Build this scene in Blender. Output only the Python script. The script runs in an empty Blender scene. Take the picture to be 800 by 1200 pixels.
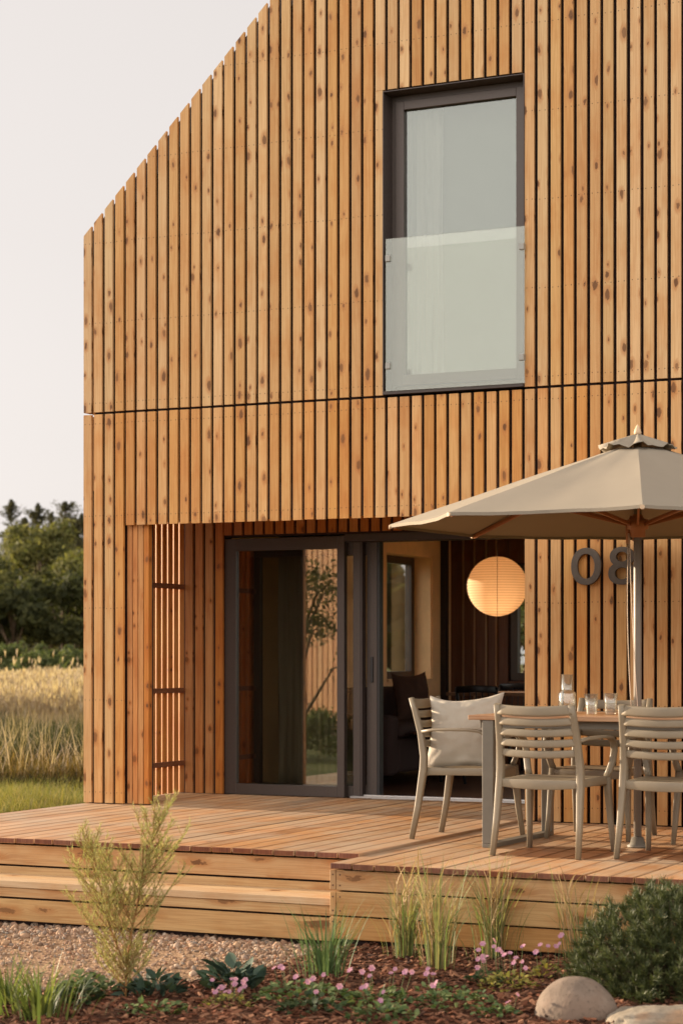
import bpy, bmesh, math, random
from mathutils import Vector, Matrix, noise as mnoise
R = math.radians
rng = random.Random(8)
scene = bpy.context.scene
col = scene.collection

# ------------------------------------------------------------------ helpers
class MB:
    """collects faces with uvs and material slots; build() links ONE mesh object"""
    def __init__(s):
        s.v = []; s.f = []; s.uv = []; s.mi = []; s.sm = []
    def face(s, pts, uvs=None, mi=0, smooth=False):
        i = len(s.v); s.v.extend(pts); n = len(pts)
        s.f.append(tuple(range(i, i + n))); s.uv.append(uvs or [(0, 0)] * n); s.mi.append(mi); s.sm.append(smooth)
    def grid_faces(s, base, idx, uvs=None, mi=0, smooth=True):
        for k, f in enumerate(idx):
            s.f.append(tuple(base + j for j in f)); s.uv.append(uvs[k] if uvs else [(0, 0)] * len(f)); s.mi.append(mi); s.sm.append(smooth)
    def hexa(s, c, g='z', mi=0, endmi=None, off=None):
        """c: 8 corners, index = ix + 2*iy + 4*iz ; g = grain axis"""
        b = len(s.v); s.v.extend(c)
        o = off or (0, 0, 0)
        quads = [((0, 2, 6, 4), 'x'), ((1, 5, 7, 3), 'x'), ((0, 4, 5, 1), 'y'), ((2, 3, 7, 6), 'y'), ((0, 1, 3, 2), 'z'), ((4, 6, 7, 5), 'z')]
        ax = {'x': 0, 'y': 1, 'z': 2}
        gi = ax[g]
        c0 = c[0]
        for q, n in quads:
            ni = ax[n]
            rest = [a for a in (0, 1, 2) if a != ni]
            if gi in rest:
                ui = [a for a in rest if a != gi][0]; vi = gi
            else:
                ui, vi = rest
            s.f.append(tuple(b + j for j in q))
            s.uv.append([(c[j][ui] - c0[ui], c[j][vi] - o[vi]) for j in q])
            s.mi.append(endmi if (endmi is not None and ni == gi) else mi); s.sm.append(False)
    def box(s, x0, x1, y0, y1, z0, z1, g='z', mi=0, endmi=None, off=None):
        s.hexa([(x, y, z) for z in (z0, z1) for y in (y0, y1) for x in (x0, x1)], g, mi, endmi, off)
    def obox(s, o, ax, ay, lx, ly, lz, g='z', mi=0, endmi=None):
        """box with local frame: origin o (corner), unit dirs ax, ay in plan + z"""
        az = Vector(ax).cross(Vector(ay)); o = Vector(o); ax = Vector(ax); ay = Vector(ay)
        b = len(s.v)
        t = MB(); t.box(0, lx, 0, ly, 0, lz, g, mi, endmi)
        s.v.extend([tuple(o + ax * p[0] + ay * p[1] + az * p[2]) for p in t.v])
        for f, u, m_, sm in zip(t.f, t.uv, t.mi, t.sm):
            s.f.append(tuple(b + j for j in f)); s.uv.append(u); s.mi.append(m_); s.sm.append(sm)
    def prism(s, poly, axis, a0, a1, mi=0):
        """extrude a 2D polygon (x,z)|(y,z)|(x,y) along axis y|x|z"""
        def P(p, a):
            return {'y': (p[0], a, p[1]), 'x': (a, p[0], p[1]), 'z': (p[0], p[1], a)}[axis]
        n = len(poly); b = len(s.v)
        s.v.extend([P(p, a0) for p in poly] + [P(p, a1) for p in poly])
        s.f.append(tuple(b + j for j in range(n))); s.uv.append([p for p in poly])
        s.f.append(tuple(b + n + j for j in reversed(range(n)))); s.uv.append([p for p in reversed(poly)])
        s.mi += [mi, mi]; s.sm += [False, False]
        for j in range(n):
            k = (j + 1) % n
            s.f.append((b + j, b + n + j, b + n + k, b + k)); s.uv.append([(0, 0)] * 4); s.mi.append(mi); s.sm.append(False)
    def sweep(s, pts, sizes, ref=(0, 0, 1), n=12, power=4.0, mi=0, cap=True):
        """tube with a rounded-rectangle section: sizes = (width across ref x tangent, depth)"""
        pts = [Vector(p) for p in pts]; ref = Vector(ref)
        base = len(s.v); m = len(pts)
        for i, p in enumerate(pts):
            t = (pts[min(i + 1, m - 1)] - pts[max(i - 1, 0)]).normalized()
            sd = t.cross(ref)
            if sd.length < 1e-4: sd = t.cross(Vector((1, 0, 0.01)))
            sd.normalize(); o = sd.cross(t)
            w, d = sizes[i] if isinstance(sizes, list) else sizes
            for k in range(n):
                a = 2 * math.pi * (k + .5) / n
                c, q = math.cos(a), math.sin(a)
                cx = math.copysign(abs(c) ** (2 / power), c); cy = math.copysign(abs(q) ** (2 / power), q)
                s.v.append(tuple(p + sd * cx * w / 2 + o * cy * d / 2))
        idx = []; uvs = []
        L = 0
        for i in range(m - 1):
            dl = (pts[i + 1] - pts[i]).length
            for k in range(n):
                k2 = (k + 1) % n
                idx.append((i * n + k, i * n + k2, (i + 1) * n + k2, (i + 1) * n + k))
                uvs.append([(k / n * .2, L), ((k + 1) / n * .2, L), ((k + 1) / n * .2, L + dl), (k / n * .2, L + dl)])
            L += dl
        s.grid_faces(base, idx, uvs, mi)
        if cap:
            s.f.append(tuple(base + k for k in reversed(range(n)))); s.uv.append([(0, 0)] * n); s.mi.append(mi); s.sm.append(False)
            s.f.append(tuple(base + (m - 1) * n + k for k in range(n))); s.uv.append([(0, 0)] * n); s.mi.append(mi); s.sm.append(False)
    def lathe(s, prof, c=(0, 0, 0), n=24, mi=0, rib=0.0, ribn=0):
        b = len(s.v); m = len(prof)
        for r, z in prof:
            for k in range(n):
                a = 2 * math.pi * k / n
                rr = r * (1 + (rib if (ribn and k % 2) else 0))
                s.v.append((c[0] + rr * math.cos(a), c[1] + rr * math.sin(a), c[2] + z))
        idx = [(i * n + k, i * n + (k + 1) % n, (i + 1) * n + (k + 1) % n, (i + 1) * n + k) for i in range(m - 1) for k in range(n)]
        s.grid_faces(b, idx, None, mi)
    def mesh(s, name, mats):
        me = bpy.data.meshes.new(name)
        me.from_pydata(s.v, [], s.f)
        uvl = me.uv_layers.new(name='UVMap')
        flat = [c for u in s.uv for p in u for c in p]
        uvl.data.foreach_set('uv', flat)
        me.polygons.foreach_set('material_index', s.mi)
        me.polygons.foreach_set('use_smooth', s.sm)
        for m_ in (mats if isinstance(mats, (list, tuple)) else [mats]): me.materials.append(m_)
        me.update()
        return me
    def build(s, name, mats, parent=None, bevel=0, seg=2, loc=None):
        o = bpy.data.objects.new(name, s.mesh(name, mats)); col.objects.link(o)
        if parent: o.parent = parent
        if loc: o.location = loc
        if bevel:
            b = o.modifiers.new('bevel', 'BEVEL'); b.width = bevel; b.segments = seg; b.limit_method = 'ANGLE'; b.angle_limit = R(40)
        return o

def tag(o, label=None, cat=None, group=None, kind=None):
    if label: o['label'] = label
    if cat: o['category'] = cat
    if group: o['group'] = group
    if kind: o['kind'] = kind
    return o
def empty(name, loc, rz=0, label=None, cat=None, group=None):
    o = bpy.data.objects.new(name, None); col.objects.link(o)
    o.location = loc; o.rotation_euler = (0, 0, rz); o.empty_display_size = .1
    return tag(o, label, cat, group)
def copy_tree(o, parent=None):
    c = o.copy(); col.objects.link(c)
    c.parent = parent
    for ch in list(o.children): copy_tree(ch, c)
    return c

# ------------------------------------------------------------------ materials
def lin(r, g, b):
    f = lambda c: (c / 255 / 12.92) if c <= 10 else (((c / 255) + .055) / 1.055) ** 2.4
    return (f(r), f(g), f(b), 1)
class NT:
    def __init__(s, name):
        s.m = bpy.data.materials.new(name); s.m.use_nodes = True
        s.t = s.m.node_tree; s.t.nodes.clear()
        s.out = s.t.nodes.new('ShaderNodeOutputMaterial')
    def n(s, typ, **kw):
        nd = s.t.nodes.new('ShaderNode' + typ)
        for k, v in kw.items():
            if k.startswith('i_'): nd.inputs[k[2:]].default_value = v
            elif k.startswith('j') and k[1:].isdigit(): s.put(v, nd.inputs[int(k[1:])])
            else: setattr(nd, k, v)
        return nd
    def put(s, v, sock):
        if isinstance(v, bpy.types.NodeSocket): s.t.links.new(v, sock)
        else: sock.default_value = v
    def math(s, op, a, b=None, c=None):
        nd = s.t.nodes.new('ShaderNodeMath'); nd.operation = op
        s.put(a, nd.inputs[0])
        if b is not None: s.put(b, nd.inputs[1])
        if c is not None: s.put(c, nd.inputs[2])
        return nd.outputs[0]
    def mr(s, v, a, b, c=0., d=1., smooth=True):
        nd = s.t.nodes.new('ShaderNodeMapRange')
        if smooth: nd.interpolation_type = 'SMOOTHSTEP'
        s.put(v, nd.inputs[0])
        for i, x in enumerate((a, b, c, d)): s.put(x, nd.inputs[i + 1])
        return nd.outputs[0]
    def mix(s, f, a, b, mode='MIX'):
        nd = s.t.nodes.new('ShaderNodeMix'); nd.data_type = 'RGBA'; nd.blend_type = mode
        s.put(f, nd.inputs[0]); s.put(a, nd.inputs[6]); s.put(b, nd.inputs[7])
        return nd.outputs[2]
    def xyz(s, x, y, z):
        nd = s.t.nodes.new('ShaderNodeCombineXYZ')
        for i, v in enumerate((x, y, z)): s.put(v, nd.inputs[i])
        return nd.outputs[0]
    def noise(s, vec, scale=5., detail=3., rough=.55, dist=0.):
        nd = s.t.nodes.new('ShaderNodeTexNoise')
        if vec is not None: s.put(vec, nd.inputs['Vector'])
        nd.inputs['Scale'].default_value = scale; nd.inputs['Detail'].default_value = detail
        nd.inputs['Roughness'].default_value = rough; nd.inputs['Distortion'].default_value = dist
        return nd.outputs[0]
    def obj(s): return s.t.nodes.new('ShaderNodeTexCoord').outputs['Object']
    def pos(s): return s.t.nodes.new('ShaderNodeNewGeometry').outputs['Position']
    def isl(s): return s.t.nodes.new('ShaderNodeNewGeometry').outputs['Random Per Island']
    def sep(s, v):
        nd = s.t.nodes.new('ShaderNodeSeparateXYZ'); s.put(v, nd.inputs[0]); return nd.outputs
    def bump(s, h, strength=.3, dist=.01):
        nd = s.t.nodes.new('ShaderNodeBump'); nd.inputs['Strength'].default_value = strength; nd.inputs['Distance'].default_value = dist
        s.put(h, nd.inputs['Height']); return nd.outputs[0]
    def principled(s, colr, rough=.5, normal=None, metal=0., spec=.5, **kw):
        p = s.t.nodes.new('ShaderNodeBsdfPrincipled')
        s.put(colr, p.inputs['Base Color']); s.put(rough, p.inputs['Roughness']); s.put(metal, p.inputs['Metallic'])
        p.inputs['Specular IOR Level'].default_value = spec
        if normal is not None: s.put(normal, p.inputs['Normal'])
        for k, v in kw.items(): s.put(v, p.inputs[k.replace('_', ' ')])
        return p.outputs[0]
    def fin(s, sh):
        s.t.links.new(sh, s.out.inputs[0]); return s.m

def plain(name, c, rough=.5, metal=0., spec=.5, nz=0., nscale=30., bmp=0.):
    t = NT(name); o = t.obj()
    cc = c; nrm = None
    n = t.noise(o, nscale, 4.)
    if nz: cc = t.mix(t.mr(n, .3, .7), tuple(x * (1 - nz) for x in c[:3]) + (1,), tuple(min(1, x * (1 + nz)) for x in c[:3]) + (1,))
    if bmp: nrm = t.bump(n, bmp, .005)
    return t.fin(t.principled(cc, t.mr(n, .3, .7, rough * .9, min(1, rough * 1.1)), nrm, metal, spec))

def wood(name, light, dark, knotc=(.115, .044, .011, 1), knots=.5, width=.074, nail=None, rough=.6, vary=.15, weather=None, dark_areas=None, seam=None, kscale=3.0, hue=.5):
    t = NT(name)
    uv = t.n('UVMap').outputs[0]
    u, v, _ = t.sep(uv)
    r = t.isl()
    off = t.math('MULTIPLY', r, 97.3)
    off2 = t.math('MULTIPLY', r, 641.7)
    # knots: stretched voronoi cells, most of them dropped
    kv = t.xyz(t.math('ADD', t.math('MULTIPLY', u, 1 / width * .9), off), t.math('ADD', t.math('MULTIPLY', v, kscale), off2), 0.)
    vo = t.n('TexVoronoi'); vo.voronoi_dimensions = '2D'; t.put(kv, vo.inputs['Vector']); vo.inputs['Scale'].default_value = 1.; vo.inputs['Randomness'].default_value = .95
    kd = vo.outputs['Distance']; kr = t.sep(vo.outputs['Color'])
    keep = t.math('GREATER_THAN', kr[0], 1 - knots)
    size = t.math('MULTIPLY_ADD', t.math('MULTIPLY', kr[1], kr[1]), .17, .085)
    wob = t.math('MULTIPLY_ADD', t.noise(t.xyz(t.math('MULTIPLY', u, 60.), t.math('MULTIPLY', v, 26.), off), 1., 3.), .30, -.15)
    kdn = t.math('ADD', kd, wob)
    core = t.math('MULTIPLY', keep, t.math('SUBTRACT', 1., t.mr(kdn, t.math('MULTIPLY', size, .6), size)))
    halo = t.math('MULTIPLY', keep, t.math('SUBTRACT', 1., t.mr(kd, size, t.math('MULTIPLY_ADD', size, 1.6, .12))))
    # grain
    warp = t.math('MULTIPLY', halo, .55)
    g1 = t.noise(t.xyz(t.math('MULTIPLY_ADD', u, 26., warp), t.math('MULTIPLY_ADD', v, .7, off), off2), 1., 2., .5)
    bands = t.math('MULTIPLY_ADD', t.math('SINE', t.math('MULTIPLY', g1, 46.)), .5, .5)
    fine = t.noise(t.xyz(t.math('MULTIPLY', u, 420.), t.math('MULTIPLY_ADD', v, 7., off), off2), 1., 4., .6)
    blot = t.noise(t.xyz(t.math('MULTIPLY', u, 9.), t.math('MULTIPLY_ADD', v, 1.3, off2), off), 1., 3., .5)
    gsum = t.math('ADD', t.math('MULTIPLY', bands, .26), t.math('ADD', t.math('MULTIPLY', fine, .30), t.math('MULTIPLY', blot, .62)))
    c = t.mix(t.mr(gsum, .28, .95), light, dark)
    # board-to-board variation
    r2 = t.math('FRACT', t.math('MULTIPLY', r, 17.31)); r3 = t.math('FRACT', t.math('MULTIPLY', r, 53.77))
    hs = t.n('HueSaturation'); t.put(c, hs.inputs['Color'])
    t.put(t.mr(r3, 0., 1., .5 - .003 * hue * 2, .5 + .0035 * hue * 2, False), hs.inputs['Hue'])
    r4 = t.math('POWER', r2, 1.6)
    t.put(t.mr(r2, 0., 1., .93, 1.04, False), hs.inputs['Saturation'])
    t.put(t.mr(t.math('FRACT', t.math('MULTIPLY', r, 211.7)), 0., 1., 1 - vary * .6, 1 + vary * .5, False), hs.inputs['Value'])
    c = hs.outputs[0]
    c = t.mix(t.math('MULTIPLY', r4, .9), c, t.mix(1., c, (.88, .75, .60, 1), 'MULTIPLY'))
    redc = (light[0] * .66, light[1] * .44, light[2] * .30, 1)
    lowf = t.noise(t.xyz(t.math('MULTIPLY', u, 5.), t.math('MULTIPLY_ADD', v, 2.6, off), off2), 1., 4., .6)
    c = t.mix(t.mr(lowf, .42, .72, 0., .75), c, t.mix(1., c, (.88, .70, .52, 1), 'MULTIPLY'))
    strk = t.noise(t.xyz(t.math('MULTIPLY', u, 110.), t.math('MULTIPLY_ADD', v, .9, off2), off), 1., 3., .6)
    c = t.mix(t.mr(strk, .52, .74, 0., .55), c, t.mix(1., c, (.90, .76, .58, 1), 'MULTIPLY'))
    c = t.mix(t.math('MULTIPLY', halo, .62), c, redc)
    c = t.mix(t.math('MULTIPLY', core, t.math('MULTIPLY_ADD', kr[2], .32, .60)), c, knotc)
    if weather:
        wn = t.noise(t.obj(), 1.7, 5., .6)
        wn2 = t.noise(t.xyz(t.math('MULTIPLY', u, 30.), t.math('MULTIPLY_ADD', v, 2.2, off), off), 1., 4.)
        c = t.mix(t.math('MULTIPLY', t.mr(t.math('ADD', wn, t.math('MULTIPLY', wn2, .6)), .62, 1.0), weather[3]), c, weather[:3] + (1,))
    if seam:
        ue = t.math('MINIMUM', u, t.math('SUBTRACT', seam, u))
        sn = t.noise(t.xyz(t.math('MULTIPLY', u, 3.), t.math('MULTIPLY_ADD', v, 3.5, off), off2), 1., 3.)
        sm_ = t.math('MULTIPLY', t.math('SUBTRACT', 1., t.mr(ue, .001, t.math('MULTIPLY_ADD', sn, .016, .003))), .62)
        c = t.mix(sm_, c, t.mix(1., c, (.42, .34, .28, 1), 'MULTIPLY'))
    nrm = t.bump(t.math('SUBTRACT', t.math('MULTIPLY', fine, .7), t.math('MULTIPLY', core, .5)), .35, .003)
    rg = rough
    if nail:
        p0, pitch, us = nail
        vv = t.math('SUBTRACT', t.math('MODULO', t.math('ADD', t.math('SUBTRACT', v, p0), pitch * 50.5), pitch), pitch / 2)
        jit = t.math('MULTIPLY_ADD', r3, .008, -.004)
        vv = t.math('ADD', vv, jit)
        nm = None
        for uu in us:
            du = t.math('SUBTRACT', u, uu)
            d = t.math('SQRT', t.math('ADD', t.math('MULTIPLY', du, du), t.math('MULTIPLY', vv, vv)))
            m1 = t.math('SUBTRACT', 1., t.mr(d, .0026, .0052))
            nm = m1 if nm is None else t.math('MAXIMUM', nm, m1)
        c = t.mix(t.math('MULTIPLY', nm, .8), c, (.045, .022, .012, 1))
    if dark_areas:  # darker, redder, smoother boards inside the given rectangles
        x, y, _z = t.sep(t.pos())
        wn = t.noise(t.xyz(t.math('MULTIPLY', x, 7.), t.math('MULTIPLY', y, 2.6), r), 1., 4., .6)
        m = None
        for (x0, x1, y0, y1) in dark_areas:
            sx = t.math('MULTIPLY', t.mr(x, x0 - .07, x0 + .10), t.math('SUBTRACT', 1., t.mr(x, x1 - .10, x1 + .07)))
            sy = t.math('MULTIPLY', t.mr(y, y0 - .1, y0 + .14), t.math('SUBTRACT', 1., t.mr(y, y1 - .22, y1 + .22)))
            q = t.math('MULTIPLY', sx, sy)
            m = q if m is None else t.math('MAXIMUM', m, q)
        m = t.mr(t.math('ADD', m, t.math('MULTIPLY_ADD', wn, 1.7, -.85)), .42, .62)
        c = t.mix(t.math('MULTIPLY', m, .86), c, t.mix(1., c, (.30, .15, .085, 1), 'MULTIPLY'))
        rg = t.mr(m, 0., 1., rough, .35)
    return t.fin(t.principled(c, rg, nrm, 0., .35))

LARCH_L = (.63, .402, .182, 1); LARCH_D = (.51, .288, .112, 1)
LARCH_L2 = (.63, .362, .136, 1); LARCH_D2 = (.50, .254, .080, 1)  # lower cladding: orange light bounced off the deck is put into the colour
m_larch_up = wood('larch_cladding_upper', LARCH_L, LARCH_D, nail=(3.0, .6, (.014, .053)), knots=.34, kscale=5.8)
m_larch_lo = wood('larch_cladding_lower', LARCH_L2, LARCH_D2, nail=(.085, .69, (.014, .053)), knots=.34, kscale=5.8)
m_larch_rec = wood('larch_recess', (.57, .26, .072, 1), (.40, .155, .036, 1), knots=.2, kscale=8.5)  # same larch; recess shade and orange glow put into the colour
m_screen = wood('larch_screen', (.62, .28, .065, 1), (.44, .17, .036, 1), knots=.12, kscale=8.5)  # same larch; the sunlit orange glow of the slats put into the colour
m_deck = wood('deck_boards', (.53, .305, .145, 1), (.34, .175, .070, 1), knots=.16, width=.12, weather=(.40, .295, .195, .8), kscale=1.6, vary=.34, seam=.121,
              dark_areas=[(4.16, 4.78, -2.32, -1.62), (4.80, 5.04, -2.3, -1.5), (5.03, 5.6, -2.2, -1.2)], rough=.58)
m_end = wood('deck_end_grain', (.20, .075, .035, 1), (.11, .035, .016, 1), knots=0, width=.12)
m_fascia = wood('deck_fascia', (.53, .325, .132, 1), (.38, .205, .074, 1), knots=.55, width=.125, kscale=2.1, vary=.12, nail=None)
m_tread = wood('step_tread', (.60, .42, .225, 1), (.48, .31, .15, 1), knots=.15, width=.2, vary=.1)
m_tabletop = wood('table_top_wood', (.52, .31, .16, 1), (.36, .19, .085, 1), knots=.1, width=.1, rough=.5)
m_hub = wood('parasol_hardwood', (.42, .17, .06, 1), (.28, .10, .035, 1), knots=0, rough=.4)
m_pale = wood('pale_finial_wood', (.62, .45, .28, 1), (.5, .34, .2, 1), knots=0)
m_core = plain('black_wall_membrane', (.030, .014, .011, 1), .9)
m_frame = plain('anodised_brown_frame', (.085, .066, .055, 1), .42, .3, .5, .06, 60)
m_clip = plain('clip_metal', (.30, .29, .26, 1), .5, .3)
m_track = plain('aluminium_track', (.55, .53, .5, 1), .35, .8)
m_reveal = plain('window_reveal_metal', (.062, .046, .04, 1), .5, .2)
m_roof = plain('dark_roof_sheet', (.06, .06, .065, 1), .5, .4)
m_chair = plain('taupe_chair_resin', (.222, .178, .118, 1), .48, 0, .4, .04, 14, .02)
m_metal = plain('taupe_table_metal', (.165, .145, .112, 1), .5, .1, .4, .04, 20)
m_pole = plain('parasol_pole_metal', (.22, .185, .145, 1), .5, .1)
m_digit = plain('dark_bronze_digit', (.085, .066, .05, 1), .5, .35, .5, .1, 40)
m_rope = plain('cream_rope', (.7, .55, .4, 1), .8)
m_rail = wood('screen_rail_wood', (.26, .105, .04, 1), (.18, .065, .024, 1), knots=0)
m_dark = plain('dark_rail', (.10, .045, .022, 1), .7)

def glassmat(name, refl=.2, tint=(1, 1, 1, 1), body=None, bodyf=0., rough=0.0, power=3.0):
    t = NT(name)
    tr = t.n('BsdfTransparent'); tr.inputs[0].default_value = tint
    gl = t.n('BsdfGlossy'); gl.inputs['Roughness'].default_value = rough; gl.inputs['Color'].default_value = (.95, 1, .93, 1)
    lw = t.n('LayerWeight'); lw.inputs['Blend'].default_value = .5
    f = t.math('MULTIPLY_ADD', t.math('POWER', lw.outputs['Facing'], power), 1 - refl, refl)
    mx = t.n('MixShader'); t.put(f, mx.inputs[0]); t.put(tr.outputs[0], mx.inputs[1]); t.put(gl.outputs[0], mx.inputs[2])
    sh = mx.outputs[0]
    if body:
        df = t.n('BsdfDiffuse'); df.inputs[0].default_value = body
        m2 = t.n('MixShader'); m2.inputs[0].default_value = bodyf
        t.put(sh, m2.inputs[1]); t.put(df.outputs[0], m2.inputs[2]); sh = m2.outputs[0]
    return t.fin(sh)
m_glass = glassmat('door_glass', .20, (.80, .79, .75, 1))
m_winglass = glassmat('window_glass', .115, (.86, .87, .85, 1))
m_balglass = glassmat('balustrade_glass', .085, (.92, .93, .90, 1), (.60, .60, .52, 1), .10)
m_clear = glassmat('clear_room_glass', .06, (.93, .94, .92, 1))
m_tumbler = glassmat('tumbler_glass', .09, (.95, .94, .92, 1), (.8, .74, .66, 1), .05, .03, 2.0)

def fabric(name, c, weave=900., rough=.9, transl=0., bmp=.3, nz=.08):
    t = NT(name); o = t.obj()
    w = t.noise(o, weave, 2.)
    big = t.noise(o, 6., 3.)
    cc = t.mix(t.math('ADD', t.math('MULTIPLY', w, .5), t.math('MULTIPLY', big, .5)), tuple(x * (1 - nz) for x in c[:3]) + (1,), tuple(min(1, x * (1 + nz)) for x in c[:3]) + (1,))
    sh = t.principled(cc, rough, t.bump(w, bmp, .002), 0., .15)
    if transl:
        tl = t.n('BsdfTranslucent'); t.put(cc, tl.inputs[0])
        mx = t.n('MixShader'); mx.inputs[0].default_value = transl
        t.put(sh, mx.inputs[1]); t.put(tl.outputs[0], mx.inputs[2]); sh = mx.outputs[0]
    return t.fin(sh)
m_canopy = fabric('taupe_canopy_cloth', (.275, .235, .18, 1), 500., .85, .015)
m_cushion = fabric('linen_cushion', (.45, .395, .315, 1), 260., .95, 0., .6, .22)
m_curtain = fabric('olive_curtain', (.52, .46, .37, 1), 300., .9, .25)
m_blind = fabric('pale_blind', (.120, .132, .108, 1), 300., .9, .1)
m_sheer = fabric('white_sheer_curtain', (.30, .30, .265, 1), 300., .9, .2)
m_sofa = fabric('dark_sofa_cloth', (.075, .05, .045, 1), 300., .95)
m_sofac = fabric('brown_sofa_cushion', (.10, .055, .04, 1), 200., .95)
m_plaster = plain('warm_interior_wall', (.88, .60, .33, 1), .85, 0, .2, .05, 8)
m_ceil = plain('interior_ceiling', (.74, .60, .46, 1), .9)
m_ifloor = wood('interior_floor_wood', (.10, .05, .032, 1), (.06, .028, .018, 1), knots=.05, width=.14, rough=.42)
m_ipanel = wood('interior_panel_wood', (.17, .075, .038, 1), (.11, .044, .022, 1), knots=.05, width=.2)
m_batten = wood('interior_batten_wood', (.42, .27, .16, 1), (.3, .18, .1, 1), knots=0, width=.05)
m_itable = wood('interior_table_wood', (.40, .23, .12, 1), (.28, .15, .07, 1), knots=.1, width=.1)
m_iblack = plain('black_chair_lacquer', (.018, .016, .016, 1), .4)

# ------------------------------------------------------------------ house
P_, W_ = .0924, .0675
def roofz(x): return 4.265 + x if x < 4.2 else 4.265 + 8.4 - x
house = empty('timber_house', (0, 0, 0), 0, 'tall gabled house clad in vertical honey coloured timber slats', 'house')
WX0, WX1, WZ0, WZ1 = 2.460, 3.509, 2.936, 5.062
NS = 91
jr = random.Random(3)
up = MB(); lo = MB()
def slat(mb, x0, x1, z0, z1, sloped=False):
    dy = jr.uniform(-.0012, .0012)
    c = [(x, y, z) for z in (z0, z1) for y in (dy, .024 + dy) for x in (x0, x1)]
    if sloped:
        c[4] = (x0, dy, roofz(x0)); c[5] = (x1, dy, roofz(x1)); c[6] = (x0, .024 + dy, roofz(x0)); c[7] = (x1, .024 + dy, roofz(x1))
    mb.hexa(c, 'z', 0, None, (0, 0, 0))
for k in range(NS):
    j = jr.uniform(-.0012, .0012)
    x0 = k * P_ + (j if k else 0); x1 = x0 + W_ + jr.uniform(-.001, .001)
    zt = 2.935 + jr.uniform(-.001, .001)
    if 26 <= k <= 37:
        if k == 26: slat(up, x0, WX0 - .003, zt, WZ1 + .010)
        a0 = x0 if k != 26 else x0
        if k == 26:
            slat(up, x0, x1, WZ1 + .012, 5.5, True)
        else:
            slat(up, x0, x1, WZ1 + .012, 5.5, True)
    else:
        slat(up, x0, x1, zt, 5.0, True)
    zb = .008 if k <= 3 else -.010 if k >= 38 else 2.080 + jr.uniform(-.002, .002)
    slat(lo, x0, x1, zb, 2.917 + jr.uniform(-.001, .001))
up.build('cladding', m_larch_up, house); lo.build('cladding', m_larch_lo, house)
# side cladding (left wall), with the same joint
sd = MB()
for k in range(75):
    y0 = .030 + k * P_
    if y0 > 6.9: break
    for z0, z1 in ((-.3 if k * P_ > 1.6 or k < 6 else 2.36, 2.917), (2.935, 4.15)):
        if .52 < y0 < 1.46 and z0 < 2: continue
        # window opening in the side wall
        if 4.9 < y0 < 6.1 and z0 < 2: 
            sd.box(0, .024, y0, y0 + W_, -.3, .86, 'z'); sd.box(0, .024, y0, y0 + W_, 2.13, 2.917, 'z'); continue
        sd.box(0, .024, y0, y0 + W_, z0, z1, 'z')
sd.build('cladding', m_larch_lo, house)
# wall core
cw = MB()
rz_ = lambda x: roofz(x) - .012
cw.prism([(.075, 2.35), (WX0 - .005, 2.35), (WX0 - .005, rz_(WX0)), (.075, rz_(.075))], 'y', .06, .34)
cw.prism([(WX1 + .005, 2.35), (8.325, 2.35), (8.325, rz_(8.325)), (4.2, rz_(4.2)), (WX1 + .005, rz_(WX1))], 'y', .061, .34)
cw.prism([(WX0 - .004, WZ1 + .02), (WX1 + .004, WZ1 + .02), (WX1 + .004, rz_(WX1)), (WX0 - .004, rz_(WX0))], 'y', .062, .34)
cw.box(WX0 - .004, WX1 + .004, .062, .34, 2.35, WZ0 - .012)
cw.box(.05, 3.56, .03, .10, 2.10, 2.349)                      # lintel behind the slats
cw.box(.03, .325, .032, .05, -.02, 2.098); cw.box(.10, .53, .104, .125, -.02, 2.30)                     # pier
cw.box(3.53, 8.325, .06, .34, -.05, 2.348)                    # right ground floor wall
cw.box(.028, .30, .34, 6.9, 2.35, 4.05)                       # upper side wall
cw.box(.029, .30, 1.47, 4.93, -.05, 2.348); cw.box(.029, .30, 6.08, 6.9, -.05, 2.348)
cw.box(.0295, .30, 4.93, 6.08, -.05, .86); cw.box(.0295, .30, 4.93, 6.08, 2.13, 2.348)
cw.box(8.10, 8.37, .34, 1.0, -.05, 2.349); cw.box(8.10, 8.37, 6.0, 6.9, -.05, 2.349); cw.box(8.10, 8.37, .34, 6.9, 2.35, 4.05)
cw.box(.30, .96, 6.6, 6.9, -.05, 2.349); cw.box(2.2, 3.2, 6.6, 6.9, -.05, 2.349); cw.box(7.6, 8.1, 6.6, 6.9, -.05, 2.349); cw.box(3.2, 7.6, 6.6, 6.9, 2.2, 2.349)
cw.box(.96, 2.2, 6.601, 6.899, -.05, .86); cw.box(.96, 2.2, 6.601, 6.899, 2.05, 2.3485)
cw.prism([(.03, 2.35), (8.37, 2.35), (8.37, 4.1), (4.2, 8.2), (.03, 4.1)], 'y', 6.62, 6.9)
cw.box(.076, 8.32, .345, 6.61, 2.352, 2.62)                   # floor slab above
cw.box(.125, .474, 1.352, 1.468, -.03, 2.347); cw.box(.474, 3.6, 1.353, 1.467, 2.06, 2.346)
cw.box(3.56, 3.70, .342, 6.58, -.03, 2.345) if False else cw.box(3.56, 3.70, .342, 1.47, -.03, 2.345)
cw.build('wall', m_core, house)
rf = MB()
for a, b in (((.0, 4.238), (4.2, 8.438)), ((8.4, 4.238), (4.2, 8.438))):
    rf.prism([a, b, (b[0], b[1] - .22), (a[0], a[1] - .18)], 'y', .03, 7.0)
rf.build('roof', m_roof, house)
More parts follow.
